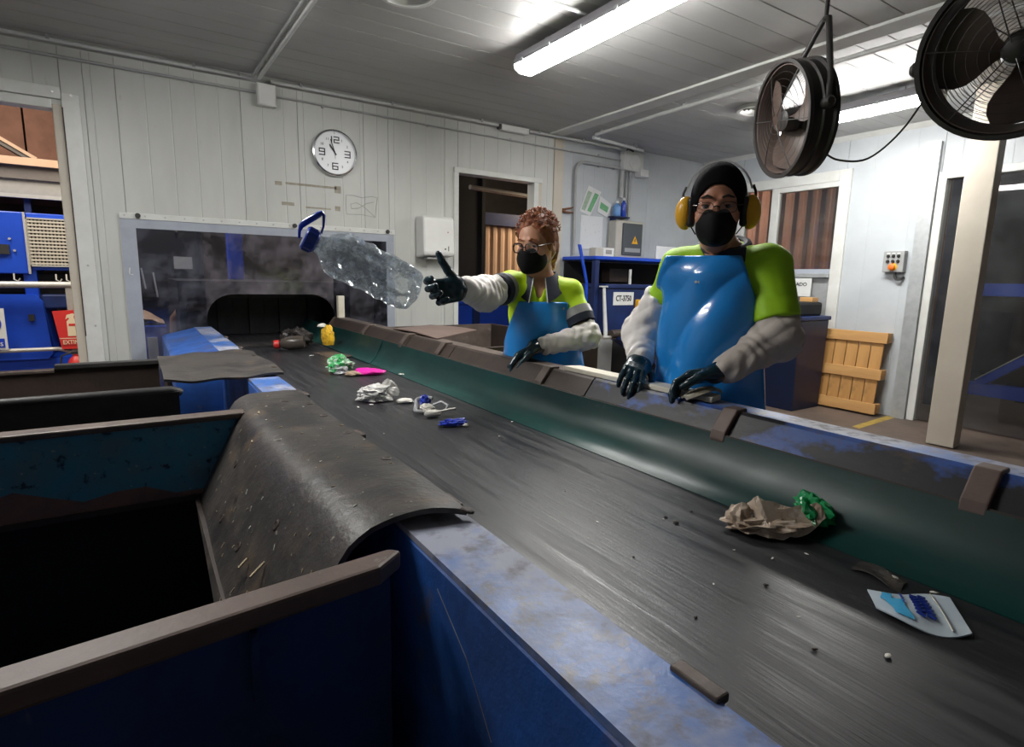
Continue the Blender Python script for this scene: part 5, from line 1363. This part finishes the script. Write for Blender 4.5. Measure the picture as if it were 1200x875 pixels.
    def apron(p):
        D = smin(torso(p, .12) - .030, ell(p, pv + f * .0 - up * .25, cf, A_(.24, .17, .5) * w), .08)
        D = np.maximum(D - .012 + .005 * an(p) + cfg['crease'] * ar(p), -(D + .010))
        q = p - ch; uu = q @ r - sx; ww = q @ f; z = p[:, 2]
        half = np.interp(z, hw[0], hw[1])
        D = np.maximum(D, -(ww + .03)); D = smax(D, np.abs(uu) - half, .008)
        D = smax(D, z - zt - .06 * uu * cfg.get('apron_tilt', 0.), .006); return np.maximum(D, zb - z)
    lo, hi = bounds([pv + r * .3 + f * .3, pv - r * .3 - f * .1, ch + f * .25, (pv[0], pv[1], zb), ch + r * .25, ch - r * .25, (ch[0], ch[1], zt)], .08)
    ap = sdf_object('apron', apron, lo, hi, .0055, 'apron_blue', e)
    for (x, z) in cfg['apron_studs']:
        q0 = ch + r * (x + sx) + f * .15 * w + up * (z - ch[2])
        mk('stud', MB().lathe([(.011, -.03), (.011, .004), (.006, .008)], q0 + f * cfg.get('stud_f', .0), f, 12), 'screw_steel', ap, smooth=True)
    lg = ch + f * .155 * w + up * (cfg['logo'][1] - ch[2]) + r * cfg['logo'][0]
    for k_ in (-1, 0, 1):
        mk('logo_mark', MB().cyl(tuple(lg + r * .011 * k_ - f * .03), tuple(lg + r * .011 * k_ + f * cfg['logo'][2]), .005, 8), 'paper_white', ap)
    # mask
    def mask(p):
        at = lambda x, y, z: hc + sc * (hf[0] * x + hf[1] * y + hf[2] * z)
        D = ell(p, at(0, .050, -.050), hf, sc * A_(cfg['mw'], .074, .066))
        D = smin(D, cone(p, at(0, .108, -.012), at(0, .112, -.085), .018 * sc, .016 * sc), .03 * sc)
        D = smax(D, plane(p, at(0, .10, -.004), nrm(hf[2] + .25 * hf[1])), .008)
        D = smax(D, -plane(p, at(0, .012, -.03), nrm(hf[1] - .15 * hf[2])), .008)
        return D - .003
    lo, hi = bounds([hc + sc * (hf[1] * .15), hc - hf[2] * .15 * sc, hc + hf[0] * .08 * sc, hc - hf[0] * .08 * sc], .06)
    mo = sdf_object('face_mask', mask, lo, hi, .004, 'mask_black', e)
    for s in (-1, 1):
        at = lambda x, y, z: hc + sc * (hf[0] * x * s + hf[1] * y + hf[2] * z)
        for (z0, z1) in ((-.02, .018), (-.075, -.03)):
            mk('ear_loop', MB().tube([at(.062, .03, z0), at(.078, .005, (z0 + z1) / 2), at(.084, -.02, z1)], .0022, 6), cfg.get('loop', 'mask_black'), mo, smooth=True)
    # glasses
    go = None
    for s in (-1, 1):
        at = lambda x, y, z: hc + sc * (hf[0] * x * s + hf[1] * y + hf[2] * z)
        ring = [at(.034 + cfg['lens'][0] * math.copysign(abs(math.cos(a)) ** .7, math.cos(a)), .114 - .012 * abs(math.cos(a)) * (math.cos(a) > 0), .006 + cfg['lens'][1] * math.copysign(abs(math.sin(a)) ** .7, math.sin(a))) for a in np.linspace(0, 6.283, 20, endpoint=False)]
        if go is None:
            ge = mk('glasses', MB().tube([at(.009, .113, .008), at(0, .118, .011), at(-.009, .113, .008)], .0022 * sc, 6), cfg['frames'], e, smooth=True); go = ge
        mk('frame_rim', MB().tube(ring, cfg['rim'] * sc, 6, closed=True), cfg['frames'], go, smooth=True)
        mk('temple', MB().tube([at(.058, .102, .012), at(.072, .07, .014), at(.083, -.0, .012)], .0022 * sc, 6), cfg['frames'], go, smooth=True)
        L = MB(); L.add([tuple(q) for q in ring], [tuple(range(len(ring)))])
        mk('lens', L, 'lens_glass', go)
    return e, hc, hf, sc, cf, nk1

S2 = lambda a: [a, a, a, a]
# -------------------------------------------------- man with ear defenders
m_sh = [(1.765, 1.515, 1.465), (1.915, 1.25, 1.475)]        # [his right, his left]
m_el = [(1.775, 1.71, 1.20), (1.875, 1.152, 1.235)]
m_wr = [(1.665, 1.60, 1.108), (1.675, 1.225, 1.112)]
hpR = hand_parts(m_wr[0], (-.72, -.45, -.28), (-.25, .1, -1), (-.45, -.85, .1), [(.35, .55, .35), (.4, .55, .35), (.42, .6, .4), (.5, .6, .4)], ((.75, .65, .25), (.9, .3, .3), (.95, .1, .3)), 1.12, .1)
hpL = hand_parts(m_wr[1], (-.55, .80, -.24), (-.45, -.1, -1), (-.8, -.55, .35), [(.45, .65, .45), (.45, .65, .45), (.5, .65, .45), (.5, .6, .4)], ((.9, .55, .3), (.95, .1, .4), (.95, 0., .4)), 1.15, .06)
man, hc, hf, sc, cf, nk1 = person(dict(
    label='man in beanie, yellow ear defenders, black mask and blue apron resting gloves on the rail',
    head=(1.785, 1.38, 1.678), face=(-.80, -.585, -.10), hs=1.12, front=(-.86, -.51, 0), chest=(1.86, 1.405, 1.33), pelvis=(1.90, 1.43, .93), w=1.0,
    sh=m_sh, el=m_el, wr=m_wr, hp=[hpR, hpL], hand=[(hpR[0], hpR[1]), (hpL[0], hpL[1])], skin='skin_tan', brow='hair_dark', seed=11, slv=[.55, .78], shirt='hivis_green', band=[0, 0], srad=[.058, .078], slr=[1.06, 1.05],
    tyv0=[.40, .55], sleeve=['sleeve_white', 'sleeve_dirty'], apron_z=(1.515, .45), apron_w=([.45, .9, 1.18, 1.37, 1.515], [.27, .26, .23, .19, .135]), apron_shift=.05, apron_tilt=0., apron_studs=[(-.10, 1.46)], stud_f=-.01, logo=(.05, 1.42, .012), crease=.017,
    frames='glasses_dark', rim=.0009, lens=(.025, .016), mw=.060, belly=.03))
r, f, u = hf
def beanie(p):
    D = ell(p, hc + sc * (f * -.012 + u * .036), hf, sc * A_(.087, .108, .113))
    D = np.maximum(D, -(ell(p, hc + sc * (f * -.012 + u * .036), hf, sc * A_(.078, .099, .103))))
    D = smax(D, -ell(p, hc + sc * (f * .10 - u * .035), hf, sc * A_(.076, .085, .112)), .008)
    return smax(D, -plane(p, hc + sc * (u * -.005), nrm(u + .12 * f)), .008)
lo, hi = bounds([hc + u * .2, hc + f * .13, hc - f * .14, hc + r * .11, hc - r * .11, hc - u * .1], .03)
sdf_object('beanie', beanie, lo, hi, .005, 'beanie_black', man)
em_ = None
for s in (-1, 1):
    at = lambda x, y, z: hc + sc * (r * x * s + f * y + u * z)
    def cup(p): return smax(ell(p, at(.098, .0, -.008), hf, sc * A_(.034, .036, .054)), -plane(p, at(.086, 0, 0), r * s), .006)
    lo, hi = bounds([at(.1, 0, .06), at(.14, 0, -.06), at(.1, .05, 0), at(.1, -.05, 0)], .02)
    cu = sdf_object('ear_cup', cup, lo, hi, .004, 'yellow_plastic', man)
    def cush(p): return rbox(p, at(.080, 0, -.006), (r, f, u), sc * A_(.012, .036, .048), .012 * sc)
    sdf_object('cushion', cush, lo - .03, hi + .03, .004, 'black_plastic', cu)
    mk('slider', MB().tube([at(.112, -.006, .02), at(.110, -.012, .055), at(.102, -.016, .075)], .005, 6), 'black_plastic', cu, smooth=True)
arc = [hc + sc * (r * .099 * math.cos(a) + f * -.018 + u * (.036 + .113 * math.sin(a))) for a in np.linspace(.25, math.pi - .25, 22)]
band_grid = [[tuple(A_(q) + f * t) for t in (-.013, -.005, .005, .013)] for q in arc]
mk('headband', MB().sheet(band_grid, .006), 'white_plastic', man, smooth=True)
# navy collar
ring = [nk1 + A_(0, 0, .055) + .082 * (cf[0] * math.cos(a) + cf[1] * math.sin(a) * .95) + A_(0, 0, -.03 * math.sin(a)) for a in np.linspace(0, 6.283, 28, endpoint=False)]
mk('collar', MB().tube(ring, .017, 8, closed=True), 'navy_cloth', man, smooth=True)
mk('collar_flap', MB().sheet([[tuple(nk1 + cf[1] * (.095 + .01 * v) + cf[0] * (-.03 - .055 * q) + A_(0, 0, .02 - .05 * v + .025 * q)) for q in np.linspace(0, 1, 5)] for v in np.linspace(0, 1, 5)], .006), 'navy_cloth', man, smooth=True)

# -------------------------------------------------- woman throwing the bottle
w_sh = [(1.655, 2.53, 1.375), (1.90, 2.37, 1.345)]
w_el = [(1.395, 2.375, 1.345), (1.925, 2.235, 1.135)]
w_wr = [(1.19, 2.22, 1.372), (1.68, 2.31, 1.09)]
hpR = hand_parts(w_wr[0], (-.80, -.06, -.12), (-.5, -.8, .1), (-.25, .1, 1), [(.45, .75, .5), (.55, .8, .5), (.6, .85, .5), (.7, .9, .5)], ((.55, .9, .2), (.45, .95, .1), (.3, 1., .1)), 1.33, .1)
hpL = hand_parts(w_wr[1], (-.78, .42, -.46), (-.35, .05, -1), (-.6, -.75, .25), [(.5, .65, .45), (.5, .65, .45), (.5, .65, .45), (.55, .65, .45)], ((.85, .55, .3), (.95, .1, .4), (.95, 0., .4)), 1.3, .06)
woman, hc, hf, sc, cf, nk1 = person(dict(
    label='woman with auburn hair, glasses, black mask and hi-vis shirt reaching out one glove',
    head=(1.735, 2.43, 1.585), face=(-.885, -.43, -.19), hs=1.14, front=(-.62, -.78, 0), chest=(1.80, 2.475, 1.225), pelvis=(1.87, 2.52, .90), w=.95,
    sh=w_sh, el=w_el, wr=w_wr, hp=[hpR, hpL], hand=[(hpR[0], hpR[1]), (hpL[0], hpL[1])], skin='skin_warm', brow='hair_auburn', seed=31, slv=[.45, .62], shirt='hivis_yellow', band=[1, 1], srad=[.070, .070], slr=[1.12, .95],
    tyv0=[.62, .78], sleeve=['sleeve_white', 'sleeve_white'], apron_z=(1.305, .45), apron_w=([.45, .85, 1.08, 1.21, 1.305], [.26, .25, .21, .165, .125]), apron_shift=-.02, apron_studs=[(-.1, 1.275)], stud_f=-.01, logo=(.0, 1.21, .012), crease=.008,
    frames='glasses_dark', rim=.0026, lens=(.028, .0205), mw=.064, belly=.02, vneck=True, loop='white_plastic', gaze=(-.05, -.1, -.3)))
r, f, u = hf
hn = make_noise(120, 8, 5); hn2 = make_ridge(55, 5, 6)
def hair(p):
    at = lambda x, y, z: hc + sc * (r * x + f * y + u * z)
    D = ell(p, at(0, -.018, .040), hf, sc * A_(.086, .103, .105))
    D = smin(D, ell(p, at(0, -.075, -.02), hf, sc * A_(.07, .05, .075)), .03)
    D = smin(D, ell(p, at(.01, -.105, -.075), hf, sc * A_(.045, .035, .06)), .03)
    D = D + .006 * hn2(p) + .0035 * hn(p)
    D = smax(D, -ell(p, at(0, .075, -.015), hf, sc * A_(.078, .088, .105)), .012)
    return D
lo, hi = bounds([hc + u * .2, hc + f * .12, hc - f * .2, hc + r * .12, hc - r * .12, hc - u * .17], .04)
ho = sdf_object('hair', hair, lo, hi, .0045, 'hair_auburn', woman, relax=0)
rs = np.random.RandomState(8); ca_ = MB(); cb_ = MB()
for k in range(150):
    th = rs.uniform(0, 6.283); ph = rs.uniform(.05, 1.45)
    d0 = A_(math.sin(ph) * math.cos(th), math.sin(ph) * math.sin(th), math.cos(ph))
    if d0[1] > .82 and d0[2] < .55: continue
    base = hc + sc * (r * .09 * d0[0] + f * (-.018 + .106 * d0[1]) + u * (.044 + .112 * d0[2]))
    out = nrm(r * d0[0] + f * d0[1] + u * d0[2]); tang = nrm(np.cross(out, u) + .001 + .4 * rs.normal(size=3)); bin_ = np.cross(out, tang)
    back = nrm(-f * .8 - u * .25 + .3 * rs.normal(size=3)); back = nrm(back - out * (back @ out))
    pts = [base + back * .05 * q + .006 * (math.cos(9 * q + k) * out + math.sin(9 * q + k) * np.cross(out, back)) + out * .004 for q in np.linspace(0, 1, 9)]
    ca_.tube(pts, [.0018, .003, .0034, .0034, .0034, .0034, .003, .0024, .0012], 5)
for k in range(70):
    b0 = hc + sc * (r * rs.uniform(-.03, .06) + f * rs.uniform(-.14, -.085) + u * rs.uniform(-.09, .02))
    pts = [b0 + A_(0, 0, -.055 * q) + .011 * A_(math.cos(8 * q + k), math.sin(8 * q + k), .2 * math.sin(3 * q + k)) for q in np.linspace(0, 1, 10)]
    cb_.tube(pts, [.002] + [.0034] * 8 + [.0015], 5)
mk('curls', ca_, 'hair_auburn', ho, smooth=True)
mk('back_curls', cb_, 'hair_blond', ho, smooth=True)
# polo collar, open at the front
def lapel(s):
    g = []
    for v in np.linspace(0, 1, 6):
        row = []
        for q in np.linspace(0, 1, 12):
            a = math.radians(-90 + 158 * q)               # from nape round to the front opening
            rad = .080 + .050 * v
            base = nk1 + cf[0] * s * rad * math.cos(a) * .98 + cf[1] * (rad * math.sin(a) * 1.08 + .020) + A_(0, 0,   .066 - .075 * v - .035 * max(0, math.sin(a)) - .05 * v * max(0, q - .6) / .4)
            row.append(tuple(base))
        g.append(row)
    o = mk('collar', MB().sheet(g, .005), 'navy_cloth', woman, smooth=True)
    e0 = [A_(p) + cf[1] * .004 + A_(0, 0, .001) for p in [row[-1] for row in g]]
    mk('collar_edge', MB().tube([tuple(p) for p in e0], .0028, 6), 'white_plastic', o, smooth=True)
lapel(1); lapel(-1)
mk('shirt_button', MB().cyl(tuple(nk1 + cf[1] * .125 + A_(0, 0, -.125)), tuple(nk1 + cf[1] * .135 + A_(0, 0, -.125)), .006, 10), 'navy_cloth', woman)

# ================================================================== THE THROWN BOTTLE
P0 = V((.467, 1.820, 1.516)); P1 = V((.782, 1.781, 1.366)); axb = (P1 - P0).normalized(); LB = (P1 - P0).length
bt = empty('water_bottle', (P0 + P1) / 2, 'large clear plastic water bottle with blue cap and handle flying through the air', 'bottle')
prof0 = [(.026, -.012), (.027, .012), (.032, .022), (.048, .036), (.062, .055), (.069, .08), (.071, .11), (.069, .125), (.071, .14), (.071, .19), (.069, .20), (.071, .21), (.071, .255), (.069, .265), (.071, .275), (.070, LB - .025), (.064, LB - .007), (.048, LB), (.02, LB - .010), (.004, LB - .012)]
prof = []
for (a_, b_) in zip(prof0[:-1], prof0[1:]):
    k_ = max(1, int(abs(b_[1] - a_[1]) / .008)); prof += [(a_[0] + (b_[0] - a_[0]) * t / k_, a_[1] + (b_[1] - a_[1]) * t / k_) for t in range(k_)]
prof.append(prof0[-1])
n = 64; u_ = axb.orthogonal().normalized(); w_ = axb.cross(u_); bn1 = make_noise(32, 6, 4); br = make_ridge(26, 5, 12); br2 = make_ridge(75, 5, 14); vs_ = []
for (r_, h_) in prof:
    for j in range(n):
        a = 2 * math.pi * j / n; sq = 1 + .10 * math.cos(4 * a + 2.4) * min(1, max(0, (h_ - .03) / .05))
        p = P0 + axb * h_ + (u_ * math.cos(a) + w_ * math.sin(a)) * r_ * sq
        k = float(bn1(A_(p)[None])[0]) * .003 + float(br(A_(p)[None])[0]) * .004 + float(br2(A_(p)[None])[0]) * .0075
        q = P0 + axb * h_; rad = (p - q); vs_.append(tuple(p + rad.normalized() * k * min(1, r_ / .065) ** 2 if rad.length > 1e-6 else p))
fs_ = []
for i in range(len(prof) - 1):
    for j in range(n): fs_.append((i * n + j, i * n + (j + 1) % n, (i + 1) * n + (j + 1) % n, (i + 1) * n + j))
mbb = MB(); mbb.add(vs_, fs_)
bo = mk('bottle_body', mbb, 'bottle_plastic', bt, smooth=True)
sb = bo.modifiers.new('sub', 'SUBSURF'); sb.levels = 1; sb.render_levels = 1
mk('cap', MB().lathe([(.032, -.034), (.036, -.030), (.036, .000), (.031, .006), (.031, -.002)], P0 - axb * .0, axb, 28), 'bottle_blue', bt, smooth=True)
for j in range(14):
    a = 2 * math.pi * j / 14; c = P0 - axb * .006 + (u_ * math.cos(a) + w_ * math.sin(a)) * .036
    mk('cap_rib', MB().bar(c - axb * .022, c + axb * .002, .004, .004), 'bottle_blue', bt)
hx = V((.837, -.547, .02)); upn = V((.1, .05, 1)).normalized()
c0 = P0 - axb * .012
e1 = c0 - hx * .036 + upn * .006; e2 = c0 + hx * .030 + upn * .02
mk('handle', MB().tube([e1, e1 + upn * .022, e1 + upn * .036 + hx * .004, e1 + upn * .046 + hx * .014, c0 + upn * .076 + hx * .018, c0 + upn * .081 + hx * .030, c0 + upn * .074 + hx * .036, e2 + upn * .02 + hx * .006, e2], [.004, .005, .008, .010, .010, .008, .005, .0035, .0035], 10), 'bottle_blue', bt, smooth=True)

# ================================================================== LITTER ON THE BELT
def crumple_mb(c, rad, rot, seed, amp=.35, n=26, m=16, freq=2.6):
    nz = make_noise(freq, 6, seed); rg = make_ridge(freq * 1.5, 5, seed + 1); mb = MB(); vs = []; ca, sa = math.cos(rot), math.sin(rot)
    for i in range(m + 1):
        ph = math.pi * i / m
        for j in range(n):
            th = 2 * math.pi * j / n
            d = A_(math.sin(ph) * math.cos(th), math.sin(ph) * math.sin(th), math.cos(ph))
            k = 1 + amp * (.6 * nz(d[None])[0] * 1.6 + .9 * rg(d[None] * 1.3)[0])
            q = d * k * A_(rad)
            z = max(q[2], -rad[2] * .55)
            vs.append((c[0] + q[0] * ca - q[1] * sa, c[1] + q[0] * sa + q[1] * ca, c[2] + z))
    fs = [(i * n + j, i * n + (j + 1) % n, (i + 1) * n + (j + 1) % n, (i + 1) * n + j) for i in range(m) for j in range(n)]
    return mb.add(vs, fs)
ZB = .801
def litter(name, label, cat, c, parts):
    e = empty(name, (c[0], c[1], ZB), label, cat, 'litter on the belt')
    for (nm, mb, mt, sm) in parts: mk(nm, mb, mt, e, smooth=sm)
    return e
RX = -.579      # rotation that lines a shape up with the view's sideways axis
litter('plastic_bag', 'crumpled green and white snack bag on the belt', 'bag', (1.04, 3.6), [('film', crumple_mb((1.05, 3.6, ZB + .04), (.10, .075, .055), RX, 3, .5), 'bag_green', False), ('silver_lining', crumple_mb((1.04, 3.55, ZB + .022), (.05, .04, .03), RX, 9, .5), 'grey_litter', False)])
litter('plastic_bag', 'flattened magenta plastic bag with dirty beige end', 'bag', (1.17, 3.46), [('magenta_film', crumple_mb((1.20, 3.45, ZB + .016), (.10, .06, .024), RX + .25, 14, .3), 'bag_magenta', False), ('dirty_end', crumple_mb((1.09, 3.46, ZB + .012), (.055, .045, .016), RX, 15, .4), 'bag_dirty_beige', False)])
litter('plastic_bag', 'crumpled white plastic bag on the belt', 'bag', (.98, 2.68), [('bundle', crumple_mb((.955, 2.70, ZB + .032), (.095, .065, .048), RX + .15, 21, .45, 34, 20, 3.2), 'bag_white', False), ('twist', crumple_mb((1.04, 2.70, ZB + .05), (.05, .03, .05), RX, 24, .4, 20, 12), 'bag_white', False), ('flap', crumple_mb((1.075, 2.585, ZB + .010), (.05, .025, .014), RX + .3, 26, .3, 16, 10), 'white_litter', False)])
litter('food_tub', 'crushed blue and white tub with white lid bits on the belt', 'tub', (1.1, 2.3), [('rim', MB().tube([(1.075 + .045 * math.cos(a) + .01 * math.sin(3 * a), 2.365 + .05 * math.sin(a), ZB + .035 + .022 * math.sin(a + .7)) for a in np.linspace(.4, 5.4, 18)], .009, 8), 'grey_litter', True), ('blue_film', crumple_mb((1.095, 2.40, ZB + .045), (.03, .025, .026), .4, 31, .5, 18, 12), 'blue_litter', False), ('lid', crumple_mb((1.07, 2.325, ZB + .022), (.036, .026, .026), RX, 33, .3, 18, 12), 'white_litter', False), ('spoon_bowl', crumple_mb((1.065, 2.255, ZB + .016), (.042, .022, .02), RX + .45, 35, .15, 18, 12), 'white_litter', True), ('spoon_handle', MB().bar((1.09, 2.26, ZB + .02), (1.175, 2.245, ZB + .03), .016, .008), 'white_litter', False), ('strip', MB().tube([(1.12, 2.36, ZB + .03), (1.15, 2.34, ZB + .045), (1.17, 2.31, ZB + .03), (1.15, 2.30, ZB + .012)], .008, 6), 'grey_litter', True)])
litter('plastic_scrap', 'flattened dark blue plastic scrap on the belt', 'scrap', (1.07, 2.07), [('film', crumple_mb((1.07, 2.08, ZB + .014), (.062, .026, .018), RX + .2, 41, .5), 'blue_litter', False), ('white_tip', crumple_mb((1.115, 2.035, ZB + .008), (.014, .009, .008), RX, 43, .3, 12, 8), 'white_litter', False)])
# crumpled carton: folded sheets with green film
def folded(c, L, W, rot, seed, hgt):
    rg = make_ridge(30, 3, seed); nz = make_noise(30, 5, seed + 2); g = []; ca, sa = math.cos(rot), math.sin(rot)
    for i in range(22):
        row = []
        for j in range(12):
            a = (i / 21 - .5); b = (j / 11 - .5)
            lx = a * L * (1 - .35 * abs(b)); ly = b * W * (1 - .5 * abs(a))
            p0 = A_(lx, ly, 0)
            z = hgt * (.55 + .55 * math.cos(b * 3.4) * math.cos(a * 2.2)) + .045 * float(rg(p0[None])[0]) + .02 * float(nz(p0[None])[0])
            row.append((c[0] + lx * ca - ly * sa, c[1] + lx * sa + ly * ca, max(c[2] + z - .02, ZB + .002)))
        g.append(row)
    return MB().sheet(g, .0025)
litter('crumpled_carton', 'crumpled dirty beige carton with green film on the belt by the skirt', 'carton', (1.3, .77), [('upper_fold', folded((1.325, .775, ZB + .02), .23, .15, RX + .05, 51, .07), 'carton_beige', False), ('lower_fold', crumple_mb((1.29, .765, ZB + .022), (.095, .05, .03), RX, 55, .45, 34, 16, 3.4), 'carton_beige', False), ('end_fold', crumple_mb((1.245, .82, ZB + .03), (.035, .04, .036), RX, 57, .4, 24, 14), 'carton_beige', False), ('green_film', crumple_mb((1.40, .735, ZB + .05), (.045, .06, .045), RX, 59, .6, 24, 14), 'film_green', False)])
# printed sachet
def sq(a, b):
    A, B, C, D = A_(1.21, .497), A_(1.317, .392), A_(1.211, .320), A_(1.155, .455)
    p = (A * (1 - a) + B * a) * (1 - b) + (D * (1 - a) + C * a) * b
    p = p + A_(-.035, -.02) * (4 * a * (1 - a)) * b * .9 + A_(-.008, -.012) * math.sin(a * 6.28) * (1 - b)
    return (p[0], p[1], ZB + .005 + .011 * (1 - abs(2 * a - 1)) * math.sin(b * 3.14) + .004 * math.sin(a * 7))
sp = empty('sachet', (1.23, .41, ZB), 'pale blue and white printed sachet lying flat on the belt', 'sachet', 'litter on the belt')
mk('pouch', MB().sheet([[sq(a, b) for b in np.linspace(0, 1, 12)] for a in np.linspace(0, 1, 22)], -.003), 'sachet_white', sp, smooth=True)
def patch(a0, a1, b0, b1, mt, nm, wob=0.):
    g = [[tuple(A_(sq(a + wob * math.sin(9 * b), b)) + A_(0, 0, .0045)) for b in np.linspace(b0, b1, 8)] for a in np.linspace(a0, a1, 8)]
    mk(nm, MB().sheet(g, -.0006), mt, sp, smooth=True)
patch(.16, .36, .38, .9, 'sachet_cyan', 'cyan_print', .04)
patch(.10, .2, .15, .5, 'sachet_cyan', 'cyan_print', .02)
for k in range(2):
    a0 = .50 + .13 * k
    pts = [tuple(A_(sq(a0 + (.045 if i % 2 else -.04), .2 + .55 * i / 13)) + A_(0, 0, .0055)) for i in range(14)]
    mk('dark_print', MB().tube(pts, .0032, 5), 'sachet_navy', sp)
pts = [tuple(A_(sq(.33 + (.012 if i % 2 else -.012), .1 + .4 * i / 9)) + A_(0, 0, .005)) for i in range(10)]
mk('small_print', MB().tube(pts, .0013, 5), 'sachet_navy', sp)
mk('seal_line', MB().tube([tuple(A_(sq(.80, b)) + A_(0, 0, .005)) for b in np.linspace(.08, .95, 8)], .0015, 5), 'white_litter', sp)
# things coming out of the hatch
dbt = empty('dark_bottle', (.95, 4.85, ZB), 'dark crushed bottle with red cap lying near the hatch', 'bottle', 'litter on the belt')
mk('body', MB().lathe([(.02, 0), (.045, .04), (.055, .07), (.058, .16), (.05, .19), (.02, .2)], (.93, 4.83, ZB + .058), (.86, -.3, .08), 18), 'dark_bottle', dbt, smooth=True)
mk('cap', MB().lathe([(.034, -.02), (.036, 0), (.034, .02)], (.915, 4.835, ZB + .056), (.86, -.3, .08), 14), 'red_plastic', dbt, smooth=True)
litter('black_bag', 'black plastic bin bag lying in the hatch', 'bag', (1.13, 5.05), [('bundle', crumple_mb((1.12, 5.05, ZB + .07), (.14, .11, .11), RX, 61, .4), 'black_bag', False)])
litter('yellow_packet', 'bright yellow packet standing in the hatch', 'packet', (1.3, 5.0), [('pouch', crumple_mb((1.30, 4.76, ZB + .10), (.055, .035, .11), RX, 65, .3), 'yellow_pack', False), ('torn_top', crumple_mb((1.26, 4.78, ZB + .20), (.04, .02, .02), RX, 67, .4, 16, 10), 'white_litter', False)])
tag(mk('cardboard_sheet', MB().sheet([[(1.14 + .16 * u + .05 * v, 4.62 - .5 * v * (1 - .3 * u), ZB + .003 + .01 * u * v) for u in np.linspace(0, 1, 5)] for v in np.linspace(0, 1, 6)], .002), 'rust_steel'), 'flat grey-brown card lying on the belt near the hatch', 'card', 'litter on the belt')
tag(mk('dark_film', MB().sheet([[(1.275 + .055 * u + .01 * math.sin(5 * v), .56 - .10 * v + .01 * u, ZB + .002 + .003 * math.sin(6 * u + 4 * v)) for u in np.linspace(0, 1, 6)] for v in np.linspace(0, 1, 8)], .001), 'rubber_dusty'), 'scrap of dark grey film beside the sachet', 'film', 'litter on the belt')
chips = [(1.019, .374, .009), (.838, 2.587, .012), (.909, 2.611, .013), (1.158, 1.841, .008), (1.358, 3.334, .024), (1.17, .681, .006), (1.258, .652, .006), (1.129, .753, .004), (1.315, .49, .011), (1.32, .42, .009), (1.327, 2.009, .01), (.957, 1.037, .004), (1.08, 4.42, .02), (1.02, 5.0, .02), (1.0, .52, .004), (.96, .68, .004), (1.12, .96, .004), (.7, 1.6, .006), (.78, 2.1, .006)]
near = [((1.05, 3.6), 'the green snack bag'), ((1.17, 3.46), 'the magenta bag'), ((.98, 2.68), 'the crumpled white bag'), ((1.1, 2.3), 'the crushed tub'), ((1.07, 2.07), 'the dark blue scrap'), ((1.3, .77), 'the crumpled carton'), ((1.23, .41), 'the printed sachet'), ((.95, 4.85), 'the dark bottle'), ((.55, 1.6), 'the left rail'), ((.55, .6), 'the bare left rail')]
def beside(x, y): return min(near, key=lambda q: (q[0][0] - x) ** 2 + (q[0][1] - y) ** 2)[1]
for k, (x, y, s_) in enumerate(chips):
    tag(mk('paper_chip', crumple_mb((x, y, ZB + s_ * .3), (s_, s_ * .5, s_ * .25), k * 1.3, 70 + k, .3, 8, 5), 'white_litter'), 'tiny white paper chip on the belt by ' + beside(x, y), 'chip', 'white chips on the belt')
for k, (x, y, s_) in enumerate([(1.347, 1.027, .005), (1.13, .928, .011), (1.132, .964, .006), (1.224, .956, .005), (.9, .85, .005), (1.05, .62, .006), (.83, .62, .005), (1.02, 1.25, .004), (.93, .45, .006)]):
    tag(mk('grit_crumb', crumple_mb((x, y, ZB + s_ * .3), (s_, s_ * .6, s_ * .5), k * 1.1, 90 + k, .3, 8, 5), 'dark_brown_steel'), 'tiny dark crumb of grit on the belt by ' + beside(x, y), 'crumb', 'dark crumbs on the belt')
